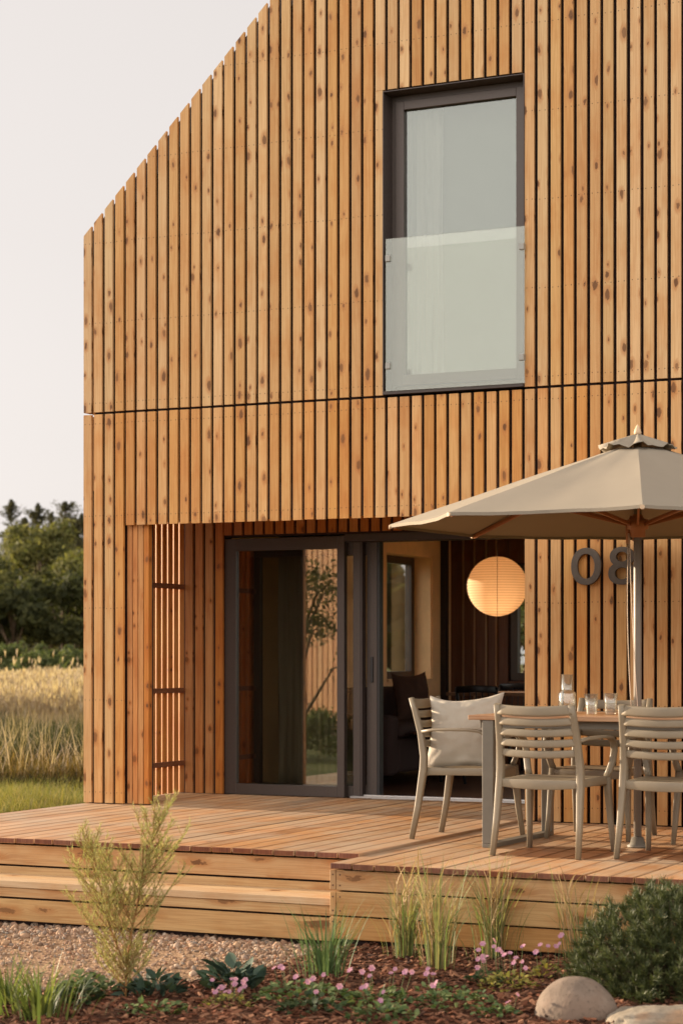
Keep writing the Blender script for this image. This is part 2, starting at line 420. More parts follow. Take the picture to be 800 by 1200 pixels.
# recess: back wall slats, fins of the parked shutter, soffit
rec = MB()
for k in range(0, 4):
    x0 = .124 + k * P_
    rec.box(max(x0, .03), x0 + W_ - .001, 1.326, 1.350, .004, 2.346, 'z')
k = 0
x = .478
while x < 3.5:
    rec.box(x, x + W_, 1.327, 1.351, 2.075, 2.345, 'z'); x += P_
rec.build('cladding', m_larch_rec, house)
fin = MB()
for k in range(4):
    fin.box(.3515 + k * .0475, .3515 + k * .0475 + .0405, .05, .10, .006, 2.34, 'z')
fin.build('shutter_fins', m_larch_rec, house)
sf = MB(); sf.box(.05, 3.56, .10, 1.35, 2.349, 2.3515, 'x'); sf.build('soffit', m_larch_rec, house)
# slatted side screen: slats turned a little about their long axis
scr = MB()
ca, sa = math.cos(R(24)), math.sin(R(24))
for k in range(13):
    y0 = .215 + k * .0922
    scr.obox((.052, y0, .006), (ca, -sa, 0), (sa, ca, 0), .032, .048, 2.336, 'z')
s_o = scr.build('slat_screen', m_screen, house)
for zc in (.245, .831, 1.665):
    r_ = MB(); r_.box(.108, .128, .20, 1.322, zc - .02, zc + .02, 'y'); r_.build('rail', m_rail, s_o, .002)
# upper window
def rect_frame(mb, x0, x1, z0, z1, y0, y1, l, r, b, t_):
    mb.box(x0, x0 + l, y0, y1, z0, z1); mb.box(x1 - r, x1, y0, y1, z0, z1)
    mb.box(x0 + l, x1 - r, y0 + .0005, y1 - .0005, z0, z0 + b, 'x'); mb.box(x0 + l, x1 - r, y0 + .0005, y1 - .0005, z1 - t_, z1, 'x')
w = MB()   # metal reveal lining
w.box(WX0, WX0 + .006, -.006, .30, WZ0, WZ1); w.box(WX1 - .006, WX1, -.006, .30, WZ0, WZ1)
w.box(WX0 + .006, WX1 - .006, -.006, .30, WZ1 - .006, WZ1); w.box(WX0 + .006, WX1 - .006, -.02, .30, WZ0, WZ0 + .022)
win = w.build('window', m_reveal, house)
w = MB(); rect_frame(w, WX0 + .007, WX1 - .007, WZ0 + .023, WZ1 - .007, .135, .21, .035, .035, .05, .04)
rect_frame(w, WX0 + .043, WX1 - .043, WZ0 + .074, WZ1 - .048, .12, .195, .062, .062, .075, .062)
w.build('frame', m_frame, win, .003)
GX0, GX1, GZ0, GZ1 = WX0 + .105, WX1 - .105, WZ0 + .149, WZ1 - .11
w = MB(); w.box(GX0, GX1, .150, .156, GZ0, GZ1); w.build('pane', m_winglass, win)
w = MB(); w.box(WX0 + .035, WX1 + .012, -.034, -.022, WZ0 + .02, 4.02); w.build('balustrade', m_balglass, win)
for xx in (WX0 + .035, WX1 - .026):
    for zz in (3.11, 3.86):
        w = MB(); w.box(xx, xx + .036, -.044, -.002, zz, zz + .045); w.build('clip', m_clip, win, .004)
# upstairs room lining behind the window, sheer curtain
for bx in ((1.6, 4.6, 3.0, 3.05, 2.63, 5.6), (1.55, 1.6, .345, 3.0, 2.63, 5.2), (4.6, 4.65, .345, 3.0, 2.63, 5.6), (1.56, 4.64, .35, 3.0, 5.61, 5.65)):
    w = MB(); w.box(*bx); w.build('interior_wall', m_ceil, house)
def curtain(name, x0, x1, y, z0, z1, waves, amp, mat, label, axis='x', seed=1):
    r = random.Random(seed); mb = MB(); n = waves * 10; m = 12
    ph = [r.uniform(0, 6.28) for _ in range(4)]
    pts = []
    for j in range(m + 1):
        z = z1 + (z0 - z1) * j / m
        for i in range(n + 1):
            s_ = i / n
            a = amp * (math.sin(s_ * waves * 2 * math.pi + ph[0] + .3 * math.sin(j * .25)) + .35 * math.sin(s_ * waves * 4.7 * math.pi + ph[1])) * (.75 + .25 * j / m)
            pts.append((x0 + (x1 - x0) * s_ + .006 * math.sin(j * .6 + i), y + a, z))
    mb.v = pts
    mb.grid_faces(0, [(j * (n + 1) + i, (j + 1) * (n + 1) + i, (j + 1) * (n + 1) + i + 1, j * (n + 1) + i + 1) for j in range(m) for i in range(n)])
    o = mb.build(name, mat); so = o.modifiers.new('thick', 'SOLIDIFY'); so.thickness = .003
    return tag(o, label, 'curtain')
curtain('sheer_curtain', 2.50, 2.80, .262, 2.66, 5.1, 4, .016, m_sheer, 'white sheer curtain hanging at the left of the upper window', seed=4)
bl = MB(); bl.box(2.48, 3.50, .3055, .309, 2.98, 5.05); tag(bl.build('roller_blind', m_blind), 'pale grey blind drawn down behind the upper window glass', 'blind')

# sliding door
DY = 1.35
d = MB(); rect_frame(d, .476, 1.529, .002, 2.045, DY, DY + .06, .098, .062, .085, .098)
door = d.build('sliding_door', m_frame, house, .003)
d = MB(); d.box(.574, 1.467, DY + .026, DY + .032, .087, 1.947); d.build('pane', m_glass, door)
d = MB(); rect_frame(d, .56, 1.632, .003, 2.0, DY + .075, DY + .135, .09, .062, .085, .1)
d2 = d.build('door_leaf', m_frame, door, .003)
d = MB(); rect_frame(d, .62, 1.742, .003, 2.0, DY + .15, DY + .21, .09, .088, .085, .1)
d3 = d.build('door_leaf', m_frame, door, .003)
d = MB(); d.box(.71, 1.654, DY + .178, DY + .184, .088, 1.9); d.build('pane', m_clear, d3)
d = MB(); d.box(1.690, 1.712, DY + .135, DY + .150, .90, 1.10); d.build('handle', m_iblack, d3, .004)
d = MB(); d.box(1.53, 3.56, DY + .001, DY + .22, 2.0, 2.058, 'x'); d.box(1.632, 1.648, DY + .08, DY + .15, .003, 2.0)
d.build('head_rail', m_reveal, door)
d = MB(); d.box(1.745, 1.765, DY + .15, DY + .22, .003, 2.0); d.build('seal', m_iblack, door)
d = MB(); d.box(1.56, 3.56, DY + .04, DY + .17, -.012, .012, 'x'); d.box(1.6, 3.56, DY + .10, DY + .115, .012, .022, 'x'); d.build('track', m_track, door)

# interior
w = MB(); w.box(.30, .312, 1.47, 4.93, 0, 2.35); w.box(.30, .312, 6.08, 6.6, 0, 2.35); w.box(.30, .312, 4.93, 6.08, 0, .86); w.box(.30, .312, 4.93, 6.08, 2.13, 2.35)
w.box(.031, .30, 6.06, 6.0805, .88, 2.13); w.box(.032, .30, 4.929, 4.95, .88, 2.13); w.box(.033, .33, 4.95, 6.06, .8595, .88); w.box(.0335, .3, 4.95, 6.06, 2.11, 2.131)
w.build('interior_wall', m_plaster, house)
w = MB(); w.box(3.7, 8.08, .345, .357, 0, 2.35); w.build('interior_wall', m_plaster, house)
w = MB(); added_frame = [(8.2, 8.26, 1.001, 1.08, -.04, 2.345), (8.2, 8.26, 5.92, 5.999, -.04, 2.345), (8.2, 8.26, 1.08, 5.92, 2.27, 2.345)]
for q_ in added_frame: w.box(*q_)
added_win = w.build('window', m_frame, house); w = MB(); w.box(8.22, 8.226, 1.08, 5.92, -.04, 2.27); w.build('pane', m_clear, added_win)  # unseen window, added to let more daylight into the room
for a, b in ((.30, .455), (.455, .58), (.58, .71), (.71, .82), (.82, .945)):
    w = MB(); w.box(a, b - .006, 6.575, 6.599, 0, 2.349); w.build('wall_panel', m_ipanel, house)
for a, b, z0, z1 in ((.945, 2.22, 0, .85), (.945, 2.22, 2.06, 2.349), (2.22, 3.19, 0, 2.349), (7.61, 8.09, 0, 2.349)):
    w = MB(); w.box(a, b - .006, 6.575, 6.599, z0, z1); w.build('wall_panel', m_ipanel, house)
w = MB()
for x in (.455, .58, .71, .82):
    w.box(x - .007, x + .007, 6.55, 6.574, 0, 2.34)
w.build('batten', m_batten, house)
w = MB(); w.box(.315, .375, 6.28, 6.36, 0, 2.345); w.build('interior_post', m_iblack, house)
w = MB(); w.box(.313, 8.08, 1.52, 6.574, 2.330, 2.351); w.build('ceiling', m_ceil, house)
w = MB()
for i in range(36):
    w.box(.314 + i * .215, .314 + (i + 1) * .215 - .002, 1.523, 6.573, -.03, -.001, 'y')
w.build('floor', m_ifloor, house)
# windows of the room; the wide back one is unseen, added for daylight
w = MB()
def yframe(mb, y0, y1, z0, z1, x0, x1, t_):
    mb.box(x0, x1, y0, y0 + t_, z0, z1); mb.box(x0, x1, y1 - t_, y1, z0, z1)
    mb.box(x0 + .0005, x1 - .0005, y0 + t_, y1 - t_, z0, z0 + t_, 'y'); mb.box(x0 + .0005, x1 - .0005, y0 + t_, y1 - t_, z1 - t_, z1, 'y')
yframe(w, 4.951, 6.059, .881, 2.109, .05, .12, .075)
rw = w.build('window', m_frame, house, .003)
w = MB(); w.box(.08, .086, 5.027, 5.983, .957, 2.033); w.build('pane', m_clear, rw)
w = MB(); rect_frame(w, .962, 2.198, .862, 2.048, 6.60, 6.67, .075, .075, .075, .075); rw = w.build('window', m_frame, house, .003)
w = MB(); w.box(1.037, 2.123, 6.63, 6.636, .938, 1.972); w.build('pane', m_clear, rw)
w = MB(); rect_frame(w, 3.205, 7.595, -.02, 2.195, 6.60, 6.67, .075, .075, .075, .075); rw = w.build('window', m_frame, house, .003)  # unseen wide window, added as daylight fill for the dark interior
w = MB(); w.box(3.28, 7.52, 6.63, 6.636, .055, 2.12); w.build('pane', m_clear, rw)
curtain('linen_curtain', .80, 1.40, 1.64, .02, 2.28, 7, .028, m_curtain, 'pale olive curtain hanging behind the closed sliding door glass', seed=7)

# house number
num = empty('house_number', (0, 0, 0), 0, 'dark bronze house number 08 fixed to the slats beside the parasol pole', 'house number')
def ring_digit(rings):
    mb = MB()
    for ri, (cx, cz, rx, rz, tx, tz) in enumerate(rings):
        n = 36; b = len(mb.v)
        for (yy) in (-.034 - .002 * ri, -.008 - .002 * ri):
            for kx, kz in ((rx, rz), (rx - tx, rz - tz)):
                for i in range(n):
                    a = 2 * math.pi * i / n
                    ca_, sa_ = math.cos(a), math.sin(a)
                    px = math.copysign(abs(ca_) ** .92, ca_) * kx; pz = math.copysign(abs(sa_) ** .92, sa_) * kz
                    mb.v.append((cx + px, yy, cz + pz))
        idx = []
        for i in range(n):
            j = (i + 1) % n
            idx += [(i, n + i, n + j, j), (2 * n + i, 2 * n + j, 3 * n + j, 3 * n + i), (i, j, 2 * n + j, 2 * n + i), (n + i, 3 * n + i, 3 * n + j, n + j)]
        mb.grid_faces(b, idx, None, 0, False)
    return mb
ring_digit([(3.955, 1.705, .105, .125, .046, .043)]).build('digit', m_digit, num, .003)
ring_digit([(4.203, 1.765, .083, .0655, .044, .033), (4.204, 1.654, .094, .075, .047, .036)]).build('digit', m_digit, num)

# ------------------------------------------------------------------ deck
deck = empty('timber_deck', (0, 0, 0), 0, 'raised honey timber deck with a low front step, in front of the house', 'deck')
db = MB(); q = random.Random(5)
x = 0.0; BP = .131
nb = int(3.511 / BP)
bp = 3.511 / nb
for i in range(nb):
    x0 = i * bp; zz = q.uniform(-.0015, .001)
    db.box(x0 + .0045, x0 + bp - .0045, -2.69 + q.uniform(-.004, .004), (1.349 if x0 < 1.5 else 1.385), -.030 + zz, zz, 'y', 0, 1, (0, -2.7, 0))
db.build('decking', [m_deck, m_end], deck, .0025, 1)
db = MB()
x = 3.512; i = 0
while x < 8.7:
    zz = -.016 + q.uniform(-.0015, .001)
    db.box(x + .0045, x + BP - .0045, -3.082 + q.uniform(-.004, .004), -.0 if x > 3.5 else 0, -.030 + zz, zz, 'y', 0, 1, (0, -3.1, 0)); x += BP
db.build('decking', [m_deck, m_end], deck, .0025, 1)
def fboards(x0, x1, y0, y1, zs, cuts=()):
    mb = MB()
    for k, (a, b) in enumerate(zs):
        cs = [x0] + [c for (kk, c) in cuts if kk == k] + [x1]
        for s_, e_ in zip(cs[:-1], cs[1:]):
            mb.box(s_ + .001, e_ - .001, y0, y1, a, b, 'x', 0, None, (k * 3.7 + s_, 0, 0))
    return mb
fboards(0.0, 3.50, -2.662, -2.635, [(-.163, -.043), (-.29, -.175)]).build('fascia_board', m_fascia, deck, .002, 1)
fboards(0.0, 3.496, -2.998, -2.970, [(-.314, -.259), (-.452, -.326)], [(0, 1.92)]).build('riser_board', m_fascia, deck, .002, 1)
tr = MB(); tr.box(0.0, 3.497, -3.008, -2.84, -.257, -.217, 'x'); tr.box(0., 3.497, -2.835, -2.664, -.257, -.217, 'x')
tr.build('step_tread', m_tread, deck, .003)
fboards(3.536, 8.7, -3.052, -3.022, [(-.164, -.056), (-.300, -.173), (-.428, -.309)], [(0, 7.1), (2, 6.2)]).build('fascia_board', m_fascia, deck, .002, 1)
sb = MB()
for a, b in ((-.163, -.055), (-.299, -.174), (-.427, -.310)):
    sb.box(3.499, 3.5335, -3.051, -2.67, a, b, 'y')
sb.build('side_board', m_fascia, deck, .002, 1)
for zc in (-.08, -.138, -.2, -.275, -.335, -.40):
    for xx in (3.517, 3.56):
        sc_ = MB(); sc_.box(xx - .004, xx + .004, -3.0535, -3.051, zc - .004, zc + .004); sc_.build('screw', m_dark, deck)
un = MB(); un.box(.05, 3.49, -2.60, 1.3, -.49, -.05); un.box(3.55, 8.65, -3.0, -.02, -.49, -.07); un.box(.05, 3.48, -2.94, -2.7, -.49, -.27)
un.build('substructure', m_core, deck)
lf = MB()
for a, b in ((-.163, -.043), (-.29, -.175), (-.452, -.302)):
    lf.box(-.0, .028, -2.66, .0, a, b, 'y')
lf.build('side_board', m_fascia, deck)

# ------------------------------------------------------------------ table
tx0, tx1, ty0, ty1 = 0, 1.80, 0, 1.02
table = empty('garden_table', (3.857, -1.925, -.016), R(-1.5), 'long garden table with wooden slat top and taupe metal frame legs', 'table')
t = MB()
for k in range(8):
    y0 = k * (1.02 / 8)
    t.box(0, 1.8, y0 + .002, y0 + 1.02 / 8 - .002, .748, .776, 'x')
t.build('tabletop', m_tabletop, table, .003)
t = MB(); t.box(.05, 1.75, .06, .10, .700, .7475, 'x'); t.box(.05, 1.75, .92, .96, .700, .7475, 'x'); t.build('apron', m_metal, table, .003)
for xx in (.085, 1.645):
    t = MB()
    t.box(xx, xx + .07, .01, .05, .026, .747); t.build('leg', m_metal, table, .004)
    t = MB(); t.box(xx, xx + .07, .97, 1.01, .026, .747); t.build('leg', m_metal, table, .004)
    t = MB(); t.box(xx + .0005, xx + .0695, .010, 1.01, .0, .026, 'y'); t.build('foot_rail', m_metal, table, .003)

# ------------------------------------------------------------------ chairs
def make_chair():
    root = empty('garden_armchair', (0, 0, 0))
    def leg(s, front):
        mb = MB()
        if front:
            pts = [(s * .262, .262, 0), (s * .252, .240, .16), (s * .243, .222, .34), (s * .238, .212, .43)]
            sz = [(.026, .030), (.032, .036), (.040, .044), (.044, .048)]
        else:
            pts = [(s * .258, -.272, 0), (s * .250, -.232, .2), (s * .243, -.200, .42), (s * .240, -.198, .50), (s * .233, -.222, .64), (s * .226, -.262, .78), (s * .224, -.286, .852)]
            sz = [(.028, .032), (.034, .038), (.042, .046), (.042, .044), (.040, .036), (.038, .032), (.036, .028)]
        mb.sweep(pts, sz, (0, 1, 0), 12, 5)
        return mb.build('leg', m_chair, root)
    for s in (-1, 1):
        leg(s, True); leg(s, False)
    # seat: dished shell with a drop lip
    mb = MB(); n, m = 14, 14
    def top(i, j):
        u = i / n * 2 - 1; v = j / m
        y = -.215 + v * .445; hw = .232 + .018 * v
        z = .437 - .016 * (1 - u * u) * math.sin(math.pi * min(1, v * 1.05)) - .006 * (1 - v) + (-.012 * max(0, (v - .86) / .14) ** 2)
        y += .018 * (1 - u * u) * (v > .5) * (v - .5) * 2 - .016 * (1 - u * u) * (1 - v)
        return (u * hw, y, z)
    def bot(i, j):
        x, y, z = top(i, j); u = i / n * 2 - 1; v = j / m
        edge = max(abs(u) ** 6, abs(2 * v - 1) ** 6)
        sag = .012 * (1 - u * u) * abs(2 * v - 1) ** 6
        return (x, y, z - .014 - .034 * edge - sag)
    b = len(mb.v)
    for fn in (top, bot):
        for j in range(m + 1):
            for i in range(n + 1): mb.v.append(fn(i, j))
    N = (n + 1) * (m + 1); I = lambda i, j: j * (n + 1) + i
    idx = []
    for j in range(m):
        for i in range(n):
            idx.append((I(i, j), I(i + 1, j), I(i + 1, j + 1), I(i, j + 1))); idx.append((N + I(i, j), N + I(i, j + 1), N + I(i + 1, j + 1), N + I(i + 1, j)))
    for i in range(n):
        idx += [(I(i, 0), N + I(i, 0), N + I(i + 1, 0), I(i + 1, 0)), (I(i, m), I(i + 1, m), N + I(i + 1, m), N + I(i, m))]
    for j in range(m):
        idx += [(I(0, j), I(0, j + 1), N + I(0, j + 1), N + I(0, j)), (I(n, j), N + I(n, j), N + I(n, j + 1), I(n, j + 1))]
    mb.grid_faces(b, idx, None, 0, True)
    mb.build('seat', m_chair, root, .006, 2)
    # backrest: five curved slats
    mb = MB()
    for k in range(5):
        zc = .5815 + k * .0595; h = .044 if k < 4 else .058
        if k == 4: zc += .004
        # back plane at this height
        yb = -.2 - .086 * max(0, (zc - .5) / .352) ** 1.25
        hw = .236 - .012 * (zc - .5) / .35
        pts = []; 
        for i in range(13):
            s_ = i / 12 * 2 - 1
            pts.append((s_ * hw, yb - .026 * (1 - s_ * s_), zc - .011 * (1 - s_ * s_)))
        mb.sweep(pts, (.018, h), (0, 0, 1), 10, 4)
    mb.build('backrest', m_chair, root)
    # armrests: forward from the post, curving down into the seat corner
    for s in (-1, 1):
        mb = MB()
        pts = [(s * .236, -.222, .648), (s * .252, -.14, .660), (s * .266, -.02, .664), (s * .274, .10, .664), (s * .277, .17, .657), (s * .277, .215, .630), (s * .274, .236, .585), (s * .266, .232, .52), (s * .252, .215, .465), (s * .240, .205, .430)]
        sz = [(.030, .020), (.040, .018), (.046, .018), (.046, .018), (.044, .020), (.042, .024), (.040, .026), (.038, .028), (.038, .030), (.038, .032)]
        # reference flips smoothly: use outward direction so the band stays flat side up then turned
        mb.sweep(pts, [(b_, a_) for a_, b_ in sz], (s * 1, 0, 0), 12, 4)
        mb.build('armrest', m_chair, root)
    return root
ch0 = make_chair()
CG = 'taupe armchairs around the garden table'
chairs = [
    ((4.428, -2.045, -.016), -3.5, 'taupe armchair with its back to us, left one in front of the table'),
    ((5.118, -1.945, -.016), -3.0, 'taupe armchair with its back to us, cut off by the right edge'),
    ((3.675, -1.455, .0005), -88.0, 'taupe armchair seen from the side at the table end with the linen cushion on it'),
    ((4.345, -.915, -.016), 179.0, 'taupe armchair across the table against the slats, behind the glasses'),
    ((5.16, -.99, -.016), 180.0, 'taupe armchair across the table, half hidden to the right of the parasol pole'),
]
for i, (loc, rz, lab) in enumerate(chairs):
    o = ch0 if i == 0 else copy_tree(ch0)
    o.location = loc; o.rotation_euler = (0, 0, R(rz)); tag(o, lab, 'chair', CG)

# cushion
def cushion():
    mb = MB(); n = 26
    S = .236; pts = []
    def f(u, v, side):
        # pinched corners, dished edges
        ex = S * (1 - .10 * (1 - v * v) * 0 - .05 * (1 - abs(u)) * 0)
        x = u * S * (1 - .12 * (1 - v * v) * abs(u) ** 3) + .016 * v; z = v * S * (1 - (.27 if v > 0 else .07) * (1 - u * u) * abs(v) ** 2.2) + .012 * math.sin(u * 2.4 + 1) * (v > 0) * v
        th = .075 * (max(0, (1 - u ** 2) * (1 - v ** 2))) ** .42
        wr = .016 * mnoise.noise(Vector((u * 2.3 + 5, v * 2.3, side * 3))) + .011 * mnoise.noise(Vector((u * 5 + 5, v * 6, side * 3)))
        # crease running in from corners
        for cu, cv in ((-1, -1), (1, 1), (-1, 1)):
            dd = abs((u - cu) * cv - (v - cv) * cu) ; rr = math.hypot(u - cu, v - cv)
            wr -= .016 * math.exp(-(dd / .10) ** 2) * math.exp(-rr * 1.6)
        y = side * (th + (wr if th > .012 else 0) * min(1, th / .04))
        if v > .2: x += .0
        return (x, y, z)
    for side in (1, -1):
        b = len(mb.v)
        for j in range(n + 1):
            for i in range(n + 1): mb.v.append(f(i / n * 2 - 1, j / n * 2 - 1, side))
        idx = []
        for j in range(n):
            for i in range(n):
                a = (j * (n + 1) + i, j * (n + 1) + i + 1, (j + 1) * (n + 1) + i + 1, (j + 1) * (n + 1) + i)
                idx.append(a if side < 0 else tuple(reversed(a)))
        mb.grid_faces(b, idx)
    return mb
cu = cushion().build('cushion', m_cushion)
cu.location = (3.64, -1.435, .652); cu.rotation_euler = (R(-10), R(-2), R(9))
tag(cu, 'square natural linen cushion leaning in the armchair at the table end', 'cushion')
ssm = cu.modifiers.new('sub', 'SUBSURF'); ssm.levels = 1; ssm.render_levels = 1

# ------------------------------------------------------------------ glassware
TZ = .7605
def tumbler(name, x, y, h, r0, r1, label):
    mb = MB(); t_ = .003
    mb.lathe([(.0005, 0), (r0 * .96, 0), (r0, .004), ((r0 + r1) / 2 * .99, h * .5), (r1, h), (r1 - t_, h), ((r0 + r1) / 2 - t_, h * .5), (r0 - t_, .012), (.0005, .012)], n=40, rib=.035, ribn=1)
    o = mb.build(name, m_tumbler, None, loc=(x, y, TZ)); tag(o, label, 'glass', 'drinking glasses on the table')
tumbler('drinking_glass', 4.405, -1.30, .118, .030, .040, 'tall clear tumbler just right of the carafe')
tumbler('drinking_glass', 4.480, -1.52, .098, .028, .038, 'short ribbed tumbler in front, second from the carafe')
tumbler('drinking_glass', 4.600, -1.53, .126, .032, .040, 'tall ribbed tumbler standing apart, nearest the parasol pole')
mb = MB()
mb.lathe([(.0005, 0), (.050, 0), (.053, .006), (.053, .118), (.047, .128), (.034, .136), (.032, .15), (.034, .178), (.031, .178), (.029, .15), (.031, .137), (.046, .124), (.049, .115), (.049, .01), (.0005, .01)], n=32)
car = mb.build('carafe', m_tumbler, None, loc=(4.255, -1.30, TZ)); tag(car, 'clear glass water carafe with an upturned glass over its neck', 'carafe')
mb = MB(); mb.lathe([(.038, .138), (.036, .235), (.0005, .235), (.0005, .230), (.033, .230), (.035, .138), (.038, .138)], n=32); mb.build('stopper_glass', m_tumbler, car)

# ------------------------------------------------------------------ parasol
PX, PY = 4.752, -1.49
par = empty('garden_parasol', (PX, PY, -.016), 0, 'large taupe octagonal parasol with wooden ribs rising through the table', 'parasol')
def zz(z): return z + .016
t = MB(); t.sweep([(0, 0, .01), (0, 0, 1.2), (0, 0, zz(2.36))], (.047, .047), (1, 0, 0), 20, 2); t.build('pole', m_pole, par)
t = MB(); t.lathe([(.0005, .03), (.035, .03), (.04, .0), (.062, .0), (.062, .012), (.045, .022), (.035, .06), (.0005, .06)], n=28); t.build('base_plate', m_metal, par)
RR, ZR, ZA = 1.46, zz(1.885), zz(2.35)
A0 = math.atan2(-.957, .289) + R(1)      # first corner, then every 45 degrees
def ringpt(a_idx, r, z): 
    a = A0 + R(45) * a_idx
    return Vector((math.cos(a) * r, math.sin(a) * r, z))
def canopy(r0, z0, r1, z1, mat, sag, ns=12, nr=10, vent=False, lip=.0):
    mb = MB(); n = 8 * ns
    rows = []
    for j in range(nr + 1):
        f = j / nr
        for i in range(n):
            k, fr = divmod(i, ns); fr /= ns
            p0 = ringpt(k, r0 + (r1 - r0) * f, 0); p1 = ringpt(k + 1, r0 + (r1 - r0) * f, 0)
            p = p0.lerp(p1, fr)
            mid = 4 * fr * (1 - fr)
            z = z0 + (z1 - z0) * f - sag * math.sin(math.pi * min(1, f * .9 + .05)) * mid * (.3 + f)
            if not vent:
                inn = 1 - .035 * mid * f ** 4          # rim pulled in between ribs
                p *= inn
                z += .005 * mnoise.noise(Vector((i * .17, j * .4, 1.7))) + .004 * mnoise.noise(Vector((i * .5, j * .25, 8.1)))
            else:
                p *= 1 + .03 * math.sin(i * 1.37) * f; z += (.010 * math.sin(i * .9 + 1) + .008 * math.sin(i * 2.3)) * f
            mb.v.append((p.x, p.y, z))
    if lip:
        for i in range(n):
            x, y, z = mb.v[nr * n + i]
            mb.v.append((x * .998, y * .998, z - lip))
        nr += 1
    idx = [(j * n + i, (j + 1) * n + i, (j + 1) * n + (i + 1) % n, j * n + (i + 1) % n) for j in range(nr) for i in range(n)]
    mb.grid_faces(0, idx, None, 0, True)
    return mb
cn = canopy(.16, ZA - .035, RR, ZR, m_canopy, .022, lip=.018).build('canopy', m_canopy, par)
so = cn.modifiers.new('thick', 'SOLIDIFY'); so.thickness = .0025
cn.modifiers.new('es', 'EDGE_SPLIT').split_angle = R(17)
vt = canopy(.012, ZA + .058, .235, ZA - .022, m_canopy, .015, 6, 5, True).build('vent_cap', m_canopy, par)
so = vt.modifiers.new('thick', 'SOLIDIFY'); so.thickness = .003
t = MB(); t.lathe([(.0005, ZA + .115), (.006, ZA + .108), (.017, ZA + .085), (.022, ZA + .068), (.021, ZA + .055), (.012, ZA + .050), (.0005, ZA + .05)], n=18); t.build('finial', m_pale, par)
t = MB(); t.lathe([(.0005, ZA - .10), (.055, ZA - .10), (.06, ZA - .09), (.06, ZA - .04), (.0005, ZA - .03)], n=20); t.build('hub', m_hub, par)
ZH = zz(1.875)
t = MB(); t.lathe([(.026, ZH - .075), (.045, ZH - .07), (.045, ZH - .03), (.062, ZH - .025), (.062, ZH + .03), (.04, ZH + .035), (.026, ZH + .06)], n=20); t.build('slider_hub', m_hub, par)
t = MB(); t.sweep([(-.055, -.012, ZH - .11), (-.058, -.012, ZH - .02), (-.03, -.01, ZH + .05)], (.022, .02), (0, 1, 0), 8, 4); t.build('pulley', m_hub, par)
for k in range(8):
    t = MB()
    a = ringpt(k, .05, ZA - .07); b = ringpt(k, RR - .02, ZR - .012)
    t.sweep([a, a.lerp(b, .5), b], (.018, .026), (0, 0, 1), 8, 6); rb = t.build('rib', m_hub, par)
    t = MB(); c_ = a.lerp(b, .52); t.sweep([ringpt(k, .05, ZH), c_ - Vector((0, 0, .012))], (.014, .022), (0, 0, 1), 8, 6); t.build('strut', m_hub, rb)
    t = MB(); e = ringpt(k, RR + .004, ZR - .012); t.sweep([b.lerp(e, .2), e], (.022, .022), (0, 0, 1), 8, 3); t.build('tip', m_pale, rb)
t = MB()
def rope(p0, p1, sag_, n=16, r=.005):
    pts = []
    for i in range(n + 1):
        f = i / n
        pts.append(Vector(p0).lerp(Vector(p1), f) + Vector((sag_ * math.sin(math.pi * f), -.01 * math.sin(math.pi * f), 0)))
    t.sweep(pts, (r, r), (1, 0, 0), 6, 2)
rope((-.050, -.02, ZH - .05), (-.030, -.03, zz(.80)), -.010)
rope((-.040, -.03, ZH - .05), (.012, -.03, zz(.76)), -.004)
t.build('cord', m_rope, par)

# ------------------------------------------------------------------ inside: lantern, sofa, table, chairs
def paper():
    t = NT('lantern_paper'); o = t.obj(); _, _, z = t.sep(o)
    st = t.math('MULTIPLY_ADD', t.math('SINE', t.math('MULTIPLY', z, 250.)), .5, .5)
    c = t.mix(t.math('MULTIPLY', st, .8), (.82, .64, .44, 1), (.56, .40, .25, 1))
    tl = t.n('BsdfTranslucent'); t.put(c, tl.inputs[0])
    mx = t.n('MixShader'); mx.inputs[0].default_value = .30
    t.put(t.principled(c, .9, None, 0., .1), mx.inputs[1]); t.put(tl.outputs[0], mx.inputs[2])
    return t.fin(mx.outputs[0])
m_paper = paper()
m_wire = plain('lantern_wire', (.22, .13, .07, 1), .6)
LX, LY, LZ, LR = 1.27, 5.40, 1.782, .288
lan = empty('paper_lantern', (LX, LY, LZ), 0, 'round glowing rice paper lantern hanging inside the open doorway', 'lamp')
t = MB(); prof = []
for i in range(53):
    a = math.pi * (.03 + .94 * i / 52)
    prof.append((LR * math.sin(a) * (1 + (.012 if i % 2 else -.012)), -LR * math.cos(a)))
t.lathe(prof, n=48); t.build('shade', m_paper, lan)
for k in range(4):
    a = math.atan2(-18.4, 6.95) + k * math.pi / 2; t = MB()
    t.sweep([(LR * 1.016 * math.sin(math.pi * (.04 + .92 * i / 24)) * math.cos(a), LR * 1.016 * math.sin(math.pi * (.04 + .92 * i / 24)) * math.sin(a), -LR * math.cos(math.pi * (.04 + .92 * i / 24))) for i in range(25)], (.005, .005), (math.cos(a + 1.57), math.sin(a + 1.57), 0), 5, 2)
    t.build('wire', m_wire, lan)
t = MB(); t.sweep([(0, 0, LR * .95), (0, 0, 2.33 - LZ)], (.006, .006), (1, 0, 0), 6, 2)
t.sweep([(0, 0, LR * .9), (0, 0, .03)], (.012, .012), (1, 0, 0), 6, 2); t.build('cord', m_iblack, lan)
tb = NT('warm_bulb'); em = tb.n('Emission'); em.inputs[0].default_value = (1, .62, .3, 1); em.inputs[1].default_value = 6.0; m_bulb = tb.fin(em.outputs[0])
t = MB(); t.lathe([(.0005, -.12), (.025, -.112), (.036, -.09), (.034, -.06), (.018, -.02), (.012, .03), (.0005, .03)], n=16); t.build('bulb', m_bulb, lan)
ld = bpy.data.lights.new('lamp_light', 'POINT'); ld.energy = 2.1; ld.color = (1, .66, .38); ld.shadow_soft_size = .06
lo_ = bpy.data.objects.new('lamp_light', ld); col.objects.link(lo_); lo_.parent = lan; lo_.location = (.02, -.05, -.09)

